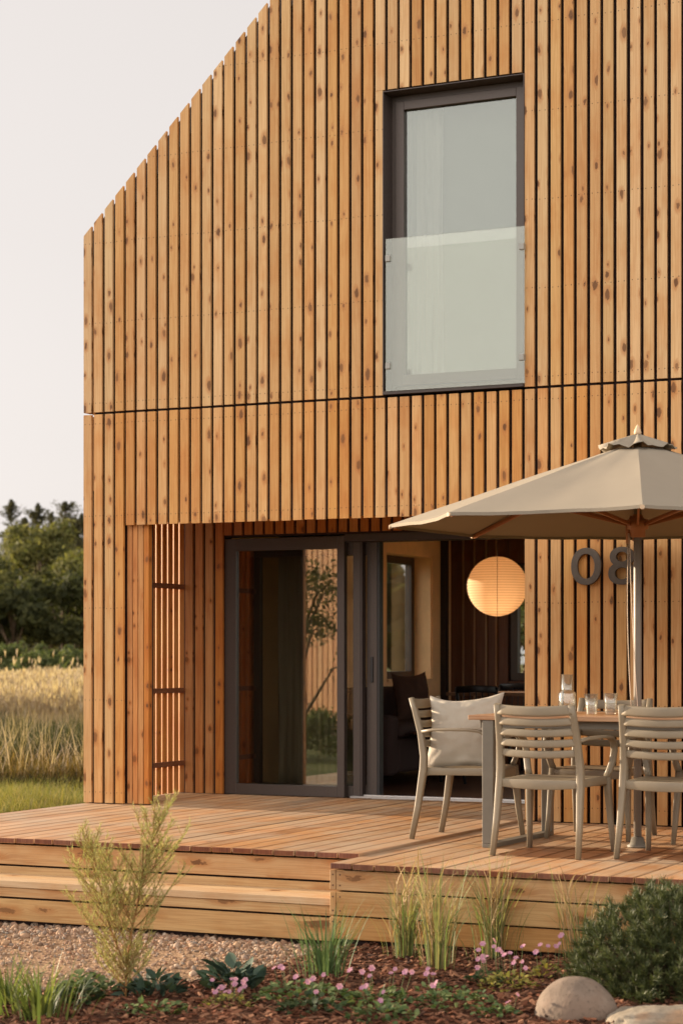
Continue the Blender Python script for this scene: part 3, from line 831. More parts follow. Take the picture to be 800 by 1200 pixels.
sofa = empty('sofa', (.36, 3.0, 0), 0, 'dark upholstered sofa in the shadowed room behind the open door', 'sofa')
t = MB(); t.box(.02, .92, 0, 1.75, .10, .40); t.build('base', m_sofa, sofa, .04, 4)
t = MB(); t.box(.0, .25, .0, 1.75, .38, .82); t.build('backrest', m_sofa, sofa, .06, 4)
for y in (-.18, 1.75):
    t = MB(); t.box(.0, .92, y, y + .19, .08, .60); t.build('arm', m_sofa, sofa, .05, 4)
for y in (.02, .885):
    t = MB(); t.box(.24, .94, y, y + .845, .40, .52); t.build('seat_cushion', m_sofa, sofa, .05, 4)
tc = cushion().build('cushion', m_sofac); tc.location = (.82, 4.35, .74); tc.rotation_euler = (R(-15), 0, R(70)); tag(tc, 'brown patterned cushion propped on the dark sofa indoors', 'cushion')
it = empty('dining_table', (1.0, 4.75, 0), 0, 'wooden dining table inside the room under the paper lantern', 'table')
t = MB(); t.box(0, 1.7, 0, .85, .735, .765, 'x'); t.build('tabletop', m_itable, it, .004)
for x, y in ((.06, .06), (1.58, .06), (.06, .73), (1.58, .73)):
    t = MB(); t.sweep([(x, y, 0), (x + .03, y + .03, .734)], [(.035, .035), (.05, .05)], (0, 1, 0), 10, 3); t.build('leg', m_itable, it)
def ichair():
    r = empty('dining_chair', (0, 0, 0))
    t = MB(); t.box(-.21, .21, -.21, .21, .43, .46); t.build('seat', m_iblack, r, .012, 3)
    for sx in (-1, 1):
        t = MB(); t.sweep([(sx * .2, .2, 0), (sx * .18, .18, .43)], (.03, .03), (0, 1, 0), 8, 2); t.build('leg', m_iblack, r)
        t = MB(); t.sweep([(sx * .2, -.23, 0), (sx * .18, -.18, .43), (sx * .19, -.24, .82)], (.03, .03), (0, 1, 0), 8, 2); t.build('leg', m_iblack, r)
    t = MB()
    t.sweep([(-.19, -.24, .80), (0, -.275, .81), (.19, -.24, .80)], (.022, .07), (0, 0, 1), 8, 3)
    for i in range(5):
        x = -.12 + i * .06; t.sweep([(x, -.19, .45), (x, -.255, .80)], (.012, .012), (0, 1, 0), 6, 2)
    t.build('backrest', m_iblack, r)
    return r
ic = ichair()
for i, (x, y, rz, lb) in enumerate(((1.28, 5.72, 180, 'black spindle back chair at the far side of the indoor table, left one'), (1.95, 5.72, 180, 'black spindle back chair at the far side of the indoor table, right one'), (1.45, 4.58, 4, 'black chair indoors with its back to the open door'))):
    o = ic if i == 0 else copy_tree(ic)
    o.location = (x, y, 0); o.rotation_euler = (0, 0, R(rz)); tag(o, lb, 'chair', 'dark chairs at the indoor table')
st = empty('side_table', (1.55, 3.35, 0), 0, 'small dark round side table in front of the sofa indoors', 'table')
t = MB(); t.lathe([(.0005, .0), (.30, .0), (.30, .02), (.0005, .02)], (0, 0, .43), 28); t.build('tabletop', m_ipanel, st)
for a in (0, 120, 240):
    t = MB(); t.sweep([(.2 * math.cos(R(a)), .2 * math.sin(R(a)), 0), (.12 * math.cos(R(a)), .12 * math.sin(R(a)), .43)], (.025, .025), (0, 1, 0), 8, 2); t.build('leg', m_iblack, st)

# ------------------------------------------------------------------ ground
GZ = -.50
def ground_mat():
    t = NT('meadow_soil'); p = t.pos()
    n = t.noise(p, .8, 5.); n2 = t.noise(p, 14., 4.)
    c = t.mix(t.mr(n, .35, .65), (.10, .115, .035, 1), (.17, .145, .055, 1)); c = t.mix(t.math('MULTIPLY', n2, .5), c, (.05, .05, .02, 1))
    return t.fin(t.principled(c, .95, t.bump(n2, .6, .05), 0., .1))
g = MB(); nx = 40
xs = [-420, -200, -120, -80, -50, -30, -20, -14, -9, -5, -2, 0, 3, 6, 9, 12, 16, 24, 40, 80, 200, 420]
for j in range(len(xs) - 1):
    for i in range(len(xs) - 1):
        pts = [(xs[i], xs[j], GZ - .004), (xs[i + 1], xs[j], GZ - .004), (xs[i + 1], xs[j + 1], GZ - .004), (xs[i], xs[j + 1], GZ - .004)]
        g.face(pts)
tag(g.build('ground', ground_mat()), None, None, None, 'structure')

def gravel_mat():
    t = NT('gravel_path_sand'); p = t.pos()
    v = t.n('TexVoronoi'); t.put(p, v.inputs['Vector']); v.inputs['Scale'].default_value = 55.
    n = t.noise(p, 1.6, 4.); n2 = t.noise(p, 60., 3.)
    vc = t.sep(v.outputs['Color'])
    stone = t.mix(vc[0], (.18, .10, .054, 1), (.34, .215, .125, 1))
    sand = t.mix(n2, (.29, .175, .098, 1), (.36, .23, .133, 1))
    c = t.mix(t.mr(n, .38, .6), stone, sand)
    return t.fin(t.principled(c, .95, t.bump(t.math('ADD', t.math('MULTIPLY', v.outputs['Distance'], -.6), t.math('MULTIPLY', n2, .4)), .7, .02), 0., .15))
def bumpy(name, x0, x1, y0, y1, step, fz, mat, inside=None):
    mb = MB(); nx = int((x1 - x0) / step); ny = int((y1 - y0) / step)
    for j in range(ny + 1):
        for i in range(nx + 1):
            x = x0 + (x1 - x0) * i / nx; y = y0 + (y1 - y0) * j / ny
            mb.v.append((x, y, fz(x, y)))
    idx = []
    for j in range(ny):
        for i in range(nx):
            a = j * (nx + 1) + i
            if inside:
                v = mb.v[a]
                if not inside(v[0] + step / 2, v[1] + step / 2): continue
            idx.append((a, a + 1, a + nx + 2, a + nx + 1))
    mb.grid_faces(0, idx)
    return mb.build(name, mat)
gz = lambda x, y: GZ + .012 * mnoise.noise(Vector((x * 1.3, y * 1.3, 0))) + .006 * mnoise.noise(Vector((x * 7, y * 7, 3))) + .01
tag(bumpy('gravel_path', -3.5, 9.5, -9.5, -2.4, .07, gz, gravel_mat()), None, None, None, 'structure')
# planting bed boundary: line from the left foreground to the deck corner
bedpts = [(1.2, -5.55), (2.35, -5.17), (3.0, -4.93), (3.40, -4.45), (3.50, -3.72), (3.50, -2.85)]
def bed_edge_d(x, y):
    """signed distance to bed edge, positive inside the bed"""
    best = 1e9; sgn = 1
    for (ax, ay), (bx, by) in zip(bedpts[:-1], bedpts[1:]):
        dx, dy = bx - ax, by - ay; L = dx * dx + dy * dy
        t_ = max(0, min(1, ((x - ax) * dx + (y - ay) * dy) / L))
        px, py = ax + dx * t_, ay + dy * t_
        dd = math.hypot(x - px, y - py)
        if dd < best:
            best = dd; sgn = 1 if (dx * (y - py) - dy * (x - px)) < 0 else -1
    return best * sgn
def bedz(x, y):
    d_ = bed_edge_d(x, y) + .08 * mnoise.noise(Vector((x * 3, y * 3, 9)))
    return GZ - .03 + .075 * max(0, min(1, (d_ + .25) / .45)) + .02 * mnoise.noise(Vector((x * 2.2, y * 2.2, 5))) + .008 * mnoise.noise(Vector((x * 11, y * 11, 2)))
def mulch_mat():
    t = NT('bark_mulch'); p = t.pos(); n = t.noise(p, 40., 4.)
    c = t.mix(t.mr(n, .35, .65), (.045, .02, .012, 1), (.13, .055, .03, 1))
    return t.fin(t.principled(c, .95, t.bump(n, 1., .03), 0., .1))
tag(bumpy('planting_bed', -1.5, 9.0, -9.4, -2.75, .06, bedz, mulch_mat(), lambda x, y: bed_edge_d(x, y) > -.3), None, None, None, 'structure')
def groundz(x, y): return max(gz(x, y), bedz(x, y) if bed_edge_d(x, y) > -.3 else -9)

# islands material for chips, stones, leaves
def island_mat(name, cols, rough=.9, transl=0., spec=.2, nz=.25, hue=True):
    t = NT(name); r = t.isl(); o = t.pos()
    cr = t.n('ValToRGB'); els = cr.color_ramp.elements
    for i, c in enumerate(cols):
        e = els[i] if i < 2 else els.new(1)
        e.position = i / (len(cols) - 1); e.color = tuple(c) + (1,)
    t.put(r, cr.inputs[0])
    c = cr.outputs[0]
    n = t.noise(o, 26., 2.)
    c = t.mix(t.math('MULTIPLY', t.mr(n, .3, .7), nz), c, t.mix(1., c, (.55, .55, .5, 1), 'MULTIPLY'))
    sh = t.principled(c, rough, None, 0., spec)
    if transl:
        tl = t.n('BsdfTranslucent'); t.put(t.mix(1., c, (1.2, 1.25, .7, 1), 'MULTIPLY'), tl.inputs[0])
        mx = t.n('MixShader'); mx.inputs[0].default_value = transl
        t.put(sh, mx.inputs[1]); t.put(tl.outputs[0], mx.inputs[2]); sh = mx.outputs[0]
    return t.fin(sh)
m_chip = island_mat('bark_chips', [(.03, .013, .008), (.10, .036, .018), (.19, .07, .035), (.26, .125, .07), (.06, .025, .013)])
m_peb = island_mat('pebbles', [(.16, .10, .065), (.32, .20, .125), (.42, .32, .235), (.30, .15, .08), (.22, .18, .145), (.38, .235, .135)])
# chips
cm = MB(); q = random.Random(21)
def chip(mb, x, y, z, L, w_, h):
    yaw = q.uniform(0, 6.28); pt = q.uniform(-.5, .5)
    d_ = Vector((math.cos(yaw) * math.cos(pt), math.sin(yaw) * math.cos(pt), math.sin(pt))); s_ = Vector((-math.sin(yaw), math.cos(yaw), q.uniform(-.5, .5))).normalized()
    up_ = d_.cross(s_)
    c0 = Vector((x, y, z))
    c = [tuple(c0 + d_ * (i * L * q.uniform(.8, 1.1)) + s_ * (j * w_ * q.uniform(.7, 1.1)) + up_ * (k * h)) for k in (-.5, .5) for j in (-.5, .5) for i in (-.5, .5)]
    b = len(mb.v); mb.v.extend(c)
    mb.grid_faces(b, [(0, 2, 6, 4), (1, 5, 7, 3), (0, 4, 5, 1), (2, 3, 7, 6), (0, 1, 3, 2), (4, 6, 7, 5)], None, 0, False)
nch = 0
while nch < 15000:
    x = q.uniform(1.0, 7.4); y = q.uniform(-6.9, -2.95)
    dd = bed_edge_d(x, y)
    if dd < -.12 or (dd < .05 and q.random() > .4): continue
    if x > 3.5 and y > -3.02: continue
    chip(cm, x, y, bedz(x, y) + q.uniform(0, .014), q.uniform(.018, .06), q.uniform(.008, .022), q.uniform(.003, .008)); nch += 1
tag(cm.build('bark_mulch', m_chip), 'loose reddish brown bark chips covering the planting bed', 'mulch', None, 'stuff')
ico = bmesh.new(); bmesh.ops.create_icosphere(ico, subdivisions=1, radius=1); ico_v = [v.co.copy() for v in ico.verts]; ico_f = [tuple(v.index for v in f.verts) for f in ico.faces]; ico.free()
pm = MB(); npb = 0
while npb < 11000:
    x = q.uniform(-.8, 3.7); y = q.uniform(-5.6, -2.72)
    dd = bed_edge_d(x, y)
    if dd > .12 or (x > 3.5): continue
    near = max(0, 1 - (-3.0 - y) / .55)
    if q.random() > .22 + .78 * near + .35 * max(0, 1 - abs(dd) / .5) + .2 * (mnoise.noise(Vector((x * 2, y * 2, 4))) > .05): continue
    s_ = q.uniform(.006, .013) * (1 + 1.0 * near * q.random() + (q.random() < .04) * 1.0)
    rot = Matrix.Rotation(q.uniform(0, 6.28), 3, Vector((q.random() - .5, q.random() - .5, q.random() - .5)).normalized())
    sc3 = Vector((q.uniform(.8, 1.4), q.uniform(.7, 1.1), q.uniform(.5, .8)))
    c0 = Vector((x, y, gz(x, y) + s_ * .25)); b = len(pm.v)
    pm.v.extend([tuple(c0 + rot @ Vector((v.x * sc3.x, v.y * sc3.y, v.z * sc3.z)) * s_ * (1 + .15 * q.uniform(-1, 1))) for v in ico_v])
    pm.grid_faces(b, ico_f, None, 0, True); npb += 1
tag(pm.build('gravel', m_peb), 'loose mixed pebbles scattered over the sandy path below the step', 'gravel', None, 'stuff')

# ------------------------------------------------------------------ boulders
def stone_mat(name, a, b, c3, sc=6., speck=.5):
    t = NT(name); o = t.obj()
    n = t.noise(o, sc, 6., .6); n2 = t.noise(o, sc * 9, 4., .6); n3 = t.noise(o, sc * .6, 3.)
    c = t.mix(t.mr(n, .35, .65), a, b); c = t.mix(t.math('MULTIPLY', t.mr(n3, .48, .62), .7), c, c3)
    c = t.mix(t.math('MULTIPLY', t.mr(n2, .52, .7), speck), c, tuple(x * .45 for x in a[:3]) + (1,))
    return t.fin(t.principled(c, .85, t.bump(t.math('ADD', n, t.math('MULTIPLY', n2, .5)), .5, .015), 0., .25))
def boulder(name, loc, sc3, amp, freq, seed, mat, label, flat=None, rot=0):
    bm = bmesh.new(); bmesh.ops.create_icosphere(bm, subdivisions=5, radius=1)
    for v in bm.verts:
        p = v.co.copy()
        if flat:
            p = Vector((math.copysign(abs(p.x) ** flat, p.x), math.copysign(abs(p.y) ** flat, p.y), math.copysign(abs(p.z) ** flat, p.z)))
        d_ = mnoise.fractal(v.co * freq + Vector((seed, seed * 2, 0)), 1.0, 2.0, 4)
        ridg = mnoise.cell(v.co * 1.7 + Vector((seed, 0, 0))) if flat else 0
        v.co = Vector((p.x * sc3[0], p.y * sc3[1], p.z * sc3[2])) * (1 + amp * d_ + (.05 * ridg if flat else 0))
    for f in bm.faces: f.smooth = True
    me = bpy.data.meshes.new(name); bm.to_mesh(me); bm.free(); me.materials.append(mat)
    o = bpy.data.objects.new(name, me); col.objects.link(o); o.location = loc; o.rotation_euler = (0, 0, rot)
    return tag(o, label, 'rock')
boulder('boulder', (5.42, -4.60, -.455), (.185, .16, .165), .05, .9, 3.0, stone_mat('pink_granite', (.15, .11, .08, 1), (.215, .16, .12, 1), (.17, .115, .08, 1)), 'smooth rounded pinkish boulder in front of the dark dwarf pine')
boulder('boulder', (5.86, -4.66, -.475), (.27, .20, .10), .10, 1.1, 7.0, stone_mat('lichen_stone', (.20, .165, .12, 1), (.30, .255, .195, 1), (.28, .15, .07, 1), 5., .35), 'flat angular grey and rust stone at the bottom right', .72, .2)

# ------------------------------------------------------------------ plants
def leaf_blade(mb, base, d0, up0, L, w0, bend, seg=5, mi=0, twist=0., fold=0.):
    """curved tapering blade: starts along (d0*small + up), arcs towards d0"""
    p = Vector(base); side = Vector((-d0.y, d0.x, 0)).normalized()
    ang = up0; b = len(mb.v)
    for i in range(seg + 1):
        f = i / seg
        w_ = w0 * (1 - f) ** .7 * (.55 + .45 * min(1, f * 5)) if i < seg else w0 * .04
        s2 = side
        mb.v.append(tuple(p - s2 * w_ / 2)); mb.v.append(tuple(p + s2 * w_ / 2))
        dirv = d0 * math.sin(ang) + Vector((0, 0, math.cos(ang)))
        p = p + dirv * (L / seg); ang += bend / seg * (1 + f)
    mb.grid_faces(b, [(2 * i, 2 * i + 1, 2 * i + 3, 2 * i + 2) for i in range(seg)], None, mi, True)
    return p
m_reed = island_mat('reed_grass', [(.10, .15, .045), (.16, .21, .07), (.25, .27, .10), (.36, .31, .14), (.13, .17, .06)], .6, .35, .3)
m_straw = island_mat('straw_stalks', [(.36, .24, .12), (.46, .32, .17), (.28, .2, .09)], .7, .25)
m_blue = island_mat('green_tuft', [(.07, .12, .045), (.11, .17, .07), (.16, .2, .08)], .6, .3)
m_iris = island_mat('strap_leaves', [(.07, .10, .025), (.12, .155, .04), (.2, .22, .06), (.05, .075, .02)], .5, .4, .4)
def grass_tuft(loc, h, spread, n, mat, seed, label, stalks=0, lean=.12, group='ornamental grass tufts along the deck', w0=.0085):
    r = random.Random(seed); loc = (loc[0], loc[1], groundz(loc[0], loc[1]) - .01)
    root = empty('grass_tuft', loc, 0, label, 'grass plant', group)
    mb = MB()
    for i in range(n):
        a = r.uniform(0, 6.28); d_ = Vector((math.cos(a), math.sin(a), 0))
        rr = abs(r.gauss(0, spread)); L = h * r.uniform(.45, 1.05)
        leaf_blade(mb, d_ * rr, d_, lean * r.uniform(.1, 1.3), L, w0 * r.uniform(.6, 1.3), r.uniform(.05, .9) * (1.0 if r.random() < .75 else 1.8), 6)
    mb.build('blades', mat, root)
    if stalks:
        mb = MB()
        for i in range(stalks):
            a = r.uniform(0, 6.28); d_ = Vector((math.cos(a), math.sin(a), 0))
            p0 = d_ * abs(r.gauss(0, spread * .8)); L = h * r.uniform(.35, .75)
            tip = p0 + Vector((0, 0, L)) + d_ * L * r.uniform(.02, .18)
            mb.sweep([p0, p0.lerp(tip, .5) + Vector((0, 0, .01)), tip], [(.006, .006), (.005, .005), (.003, .003)], (1, 0, 0), 5, 2)
            for k in range(3):
                f = r.uniform(.4, 1); a2 = r.uniform(0, 6.28); d2 = Vector((math.cos(a2), math.sin(a2), 0))
                leaf_blade(mb, p0.lerp(tip, f), d2, .3, h * r.uniform(.25, .5), w0, r.uniform(.3, 1.4), 5)
        mb.build('stalks', m_straw, root)
    return root
grass_tuft((3.95, -4.05), .42, .060, 150, m_blue, 11, 'dense green grass tuft at the corner where the step meets the deck platform', 0, .30)
grass_tuft((4.06, -3.33), .56, .050, 85, m_reed, 12, 'yellow stemmed reed grass clump, leftmost in front of the raised platform', 22, .10)
grass_tuft((4.38, -3.66), .62, .050, 90, m_reed, 13, 'tall green reed grass clump standing nearest us in the bark, middle of three', 20, .12)
grass_tuft((4.49, -3.15), .58, .048, 85, m_reed, 14, 'reed grass clump with brown stems right of the middle one, against the platform boards', 20, .16)
grass_tuft((4.98, -3.22), .56, .05, 34, m_reed, 15, 'thin straw coloured reed grass rising behind the dwarf pine', 10, .2)
grass_tuft((3.34, -5.62), .31, .10, 120, m_iris, 26, 'broad bright green strap leaved plant in the bottom left corner', 0, .35, 'strap leaved plants', .016)
grass_tuft((3.02, -5.40), .28, .08, 70, m_iris, 27, 'small strap leaved plant cut off by the left edge', 0, .4, 'strap leaved plants', .014)

# young feathery conifer
m_feath = island_mat('feathery_needles', [(.34, .35, .13), (.44, .44, .18), (.54, .50, .25), (.38, .39, .15)], .7, .5)
m_twig = plain('young_bark', (.28, .14, .05, 1), .8, 0, .2, .2, 40)
def conifer(loc):
    r = random.Random(31); loc = (loc[0], loc[1], groundz(loc[0], loc[1]) - .01)
    root = empty('young_conifer', loc, 0, 'young feathery yellow green conifer standing alone in front of the step', 'shrub')
    tw = MB(); nd = MB()
    # main stems (x to the right in picture ~ world +x, leaning)
    def needles(p0, p1, dens, L, spreadm):
        ax = (p1 - p0); n = max(1, int(ax.length * dens)); axn = ax.normalized()
        for i in range(n):
            f = r.random(); p = p0.lerp(p1, f)
            a = r.uniform(0, 6.28); s_ = Vector((r.gauss(0, 1), r.gauss(0, 1), r.gauss(0, 1))); s_ = (s_ - axn * s_.dot(axn)).normalized()
            d_ = (axn * r.uniform(.7, 1.3) + s_ * r.uniform(.3, spreadm)).normalized()
            l_ = L * r.uniform(.5, 1.2); w_ = .0014
            sd_ = d_.cross(Vector((r.random(), r.random(), r.random()))).normalized() * w_
            q_ = p + d_ * l_
            b = len(nd.v); nd.v.extend([tuple(p - sd_), tuple(p + sd_), tuple(q_)]); nd.grid_faces(b, [(0, 1, 2)], None, 0, False)
    def branch(p0, d_, L, r0, lvl):
        seg = 5; p = Vector(p0); pts = [p.copy()]; dd = Vector(d_).normalized()
        for i in range(seg):
            dd = (dd + Vector((r.gauss(0, .06), r.gauss(0, .06), .13 if lvl > 0 else .02))).normalized()
            p = p + dd * L / seg; pts.append(p.copy())
        tw.sweep(pts, [(r0 * (1 - .85 * i / seg) + .0008,) * 2 for i in range(seg + 1)], (1, 0, 0), 5, 2)
        for i in range(seg):
            if lvl > 0 or i > 0: needles(pts[i], pts[i + 1], 420, .015 + .013 * (i / seg), .8)
        if lvl < 2:
            nbr = 27 if lvl == 0 else 11
            for k in range(nbr):
                f = .05 + .93 * (k + r.random() * .8) / nbr
                i = min(seg - 1, int(f * seg)); q_ = pts[i].lerp(pts[i + 1], f * seg - i)
                a = r.uniform(0, 6.28); s_ = Vector((math.cos(a), math.sin(a), 0))
                branch(q_, (dd * .80 + s_ * r.uniform(.55, 1.05)), L * (.50 if lvl == 0 else .44) * (1.2 - .85 * f) * r.uniform(.7, 1.25), r0 * .45, lvl + 1)
    branch((0, 0, 0), (.03, -.0, 1), .30, .010, 1)
    branch((.008, .0, .17), (.17, .03, 1), .72, .010, 0)
    branch((0, 0, .15), (-.46, -.02, 1), .60, .009, 0)
    branch((0, 0, .12), (-.75, -.2, .75), .36, .006, 1)
    branch((.01, 0, .16), (.5, -.3, .9), .40, .006, 1)
    branch((0, 0, .10), (.55, .1, .5), .26, .006, 1)
    for k in range(9):
        a = r.uniform(0, 6.28); branch((0, 0, r.uniform(.02, .16)), (math.cos(a), math.sin(a), r.uniform(.5, 1.1)), r.uniform(.14, .26), .004, 1)
    tw.build('branches', m_twig, root); nd.build('needles', m_feath, root)
conifer((3.42, -5.05))

# dwarf pine
m_pine = island_mat('dwarf_pine_needles', [(.030, .042, .014), (.055, .070, .022), (.085, .10, .03), (.13, .14, .045)], .55, .12, .35)
m_pbark = plain('pine_bark', (.07, .04, .025, 1), .9)
def dwarf_pine(loc, rx, ry, rz):
    r = random.Random(41); loc = (loc[0], loc[1], groundz(loc[0], loc[1]) - .02)
    root = empty('dwarf_pine', loc, 0, 'dense dark green dwarf pine mound at the right edge beside the deck', 'shrub')
    nd = MB(); tw = MB()
    for i in range(1250):
        a = r.uniform(0, 6.28); e = math.asin(r.uniform(-.08, 1)); 
        lump = 1 + .17 * mnoise.noise(Vector((math.cos(a) * 2.6, math.sin(a) * 2.6, e * 3 + 4))) + .10 * mnoise.noise(Vector((math.cos(a) * 6, math.sin(a) * 6, e * 6)))
        k = lump * (r.uniform(.84, 1.0) if r.random() < .72 else r.uniform(.5, .85))
        n_ = Vector((math.cos(a) * math.cos(e), math.sin(a) * math.cos(e), math.sin(e)))
        p = Vector((n_.x * rx * k, n_.y * ry * k, max(.02, n_.z * rz * k)))
        ax = (n_ * .7 + Vector((r.gauss(0, .25), r.gauss(0, .25), .65))).normalized()
        L = r.uniform(.04, .085)
        if i % 3 == 0: tw.sweep([p * .35, p * .8 + Vector((0, 0, -.01)), p + ax * L * .6], [(.008,) * 2, (.005,) * 2, (.003,) * 2], (1, 0, 0), 4, 2)
        for j in range(62):
            f = r.random(); q_ = p + ax * (L * f)
            s_ = Vector((r.gauss(0, 1), r.gauss(0, 1), r.gauss(0, 1))); s_ = (s_ - ax * s_.dot(ax)).normalized()
            d_ = (ax * r.uniform(.5, 1.2) + s_ * r.uniform(.4, 1.)).normalized(); l_ = r.uniform(.022, .045)
            sd_ = d_.cross(Vector((r.random() - .5, r.random() - .5, r.random() - .5))).normalized() * .0017
            b = len(nd.v); t_ = q_ + d_ * l_; nd.v.extend([tuple(q_ - sd_), tuple(q_ + sd_), tuple(t_ + sd_ * .3), tuple(t_ - sd_ * .3)]); nd.grid_faces(b, [(0, 1, 2, 3)], None, 0, False)
    tw.build('branches', m_pbark, root); nd.build('needles', m_pine, root)
dwarf_pine((5.66, -3.74, 0), .50, .46, .46)

# leafy perennials and flowers
m_leaf = island_mat('perennial_leaves', [(.045, .075, .028), (.075, .115, .04), (.12, .16, .06), (.16, .19, .075)], .6, .2)
m_teal = island_mat('bluish_leaves', [(.03, .055, .04), (.05, .08, .055), (.07, .10, .065)], .6, .1, .2)
m_petal = island_mat('pink_petals', [(.42, .20, .36), (.55, .28, .46), (.50, .24, .30), (.6, .34, .42)], .7, .35)
m_dkl = island_mat('dark_perennial_leaves', [(.022, .038, .016), (.04, .06, .024), (.065, .085, .035)], .6, .15)
m_yel = island_mat('yellowing_leaves', [(.2, .2, .05), (.34, .28, .07), (.14, .17, .05)], .6, .3)
def oval_leaf(mb, p, d_, n_, L, w_, cup=.15):
    d_ = d_.normalized(); s_ = d_.cross(n_).normalized(); n2 = s_.cross(d_)
    prof = [(0, .05), (.25, .75), (.5, 1), (.78, .72), (1, .04)]
    b = len(mb.v)
    for f, k in prof:
        c = p + d_ * (L * f) - n2 * (cup * L * f * f)
        mb.v.extend([tuple(c - s_ * w_ * k / 2 + n2 * w_ * .12 * k), tuple(c), tuple(c + s_ * w_ * k / 2 + n2 * w_ * .12 * k)])
    idx = []
    for i in range(4):
        for j in range(2): idx.append((b * 0 + i * 3 + j, i * 3 + j + 1, (i + 1) * 3 + j + 1, (i + 1) * 3 + j))
    mb.grid_faces(b, idx, None, 0, True)
def leafy(loc, r_, h, n, mat, seed, label, L=(.03, .055), wr=.8, group=None, name='leafy_perennial', cat='plant', upright=.4, flowers=0, fh=.06):
    r = random.Random(seed); loc = (loc[0], loc[1], groundz(loc[0], loc[1]) - .005)
    root = empty(name, loc, 0, label, cat, group)
    mb = MB()
    for i in range(n):
        a = r.uniform(0, 6.28); rr = r_ * math.sqrt(r.random()); k = 1 - (rr / r_) ** 2
        lump = .75 + .5 * mnoise.noise(Vector((loc[0] * 9 + math.cos(a) * rr * 14, loc[1] * 9 + math.sin(a) * rr * 14, seed)))
        p = Vector((math.cos(a) * rr, math.sin(a) * rr, h * (.15 + .85 * k * lump) * r.uniform(.35, 1)))
        d_ = Vector((math.cos(a) + r.gauss(0, .5), math.sin(a) + r.gauss(0, .5), upright + r.gauss(0, .35)))
        n_ = Vector((r.gauss(0, .35), r.gauss(0, .35), 1))
        l_ = r.uniform(*L); oval_leaf(mb, p, d_, n_, l_, l_ * wr * r.uniform(.7, 1.2))
    mb.build('leaves', mat, root)
    if flowers:
        stm = MB()
        for i in range(flowers):
            fl = MB()
            a = r.uniform(0, 6.28); rr = r_ * r.uniform(.2, 1.15)
            p = Vector((math.cos(a) * rr, math.sin(a) * rr, h * r.uniform(.7, 1.1) + fh * r.uniform(.2, 1)))
            stm.sweep([p * .6 * Vector((1, 1, 0)).length + Vector((0, 0, 0)) if False else Vector((p.x * .7, p.y * .7, 0)), p], (.002, .002), (1, 0, 0), 4, 2)
            fn = Vector((r.gauss(.1, .4), -.7 + r.gauss(0, .3), .7)).normalized()
            u_ = fn.cross(Vector((0, 0, 1))).normalized(); v_ = fn.cross(u_)
            sz = r.uniform(.011, .017)
            for k in range(6):
                b_ = 2 * math.pi * k / 6 + r.uniform(-.2, .2); d_ = u_ * math.cos(b_) + v_ * math.sin(b_) + fn * .25
                oval_leaf(fl, p, d_, fn, sz, sz * .95, .2)
            fl.build('bloom', m_petal, root)
        stm.build('stems', m_leaf, root)
    return root
leafy((3.17, -4.98), .13, .14, 120, m_leaf, 51, 'dark bushy leaf clump behind the strap leaves at the left', (.03, .06))
leafy((3.50, -4.92), .12, .13, 70, m_teal, 52, 'bluish green leaf clump right beside the young conifer stem', (.06, .10), .5, upright=.7)
leafy((3.72, -4.58), .13, .13, 80, m_teal, 63, 'dark teal rosette of broad leaves alone on the path edge', (.07, .11), .5, upright=.8)
leafy((4.16, -4.72), .22, .10, 260, m_leaf, 54, 'low green mound with two pink flowers, right of the teal rosette', (.02, .04), flowers=5)
leafy((3.93, -5.02), .12, .07, 90, m_yel, 55, 'small patch of pink flowers at the bottom edge below the teal rosette', (.015, .03), flowers=16, fh=.05)
leafy((4.52, -4.72), .16, .10, 200, m_leaf, 56, 'low green clump with pink flowers on tall stems at the bottom middle', (.02, .045), flowers=7, fh=.09)
leafy((4.86, -4.62), .18, .10, 260, m_leaf, 57, 'pale green ferny clump in the bark left of the boulder', (.015, .035), flowers=3)
leafy((4.90, -4.05), .13, .12, 120, m_yel, 58, 'yellowing clump with many pink and mauve flowers by the boulder', (.02, .035), flowers=14, fh=.10)
leafy((4.62, -4.25), .09, .05, 60, m_leaf, 59, 'small sparse seedling clump in the middle of the bark', (.02, .035), flowers=2)
leafy((4.98, -3.72), .10, .12, 60, m_yel, 60, 'small clump with pink flowers against the pine below the platform', (.02, .035), flowers=7, fh=.10)
leafy((3.72, -5.28), .16, .06, 120, m_leaf, 61, 'thin green seedlings at the very bottom edge between conifer and flowers', (.02, .04))
leafy((5.10, -4.72), .10, .06, 90, m_leaf, 62, 'small leafy clump touching the left side of the boulder', (.02, .035), flowers=2)

leafy((4.30, -4.98), .14, .09, 150, m_dkl, 64, 'dark leafy clump with mauve flowers at the bottom edge, centre of the bed', (.02, .045), flowers=6, fh=.07)
leafy((4.70, -5.05), .15, .08, 150, m_leaf, 65, 'low leafy clump at the bottom edge left of the boulder', (.02, .04), flowers=4, fh=.06)
leafy((3.25, -5.20), .12, .10, 110, m_dkl, 66, 'dark leaf clump in front of the young conifer base', (.03, .055))
leafy((4.76, -3.95), .10, .09, 80, m_dkl, 67, 'small dark clump with pink flowers in the bark behind the yellowing one', (.02, .04), flowers=6, fh=.08)

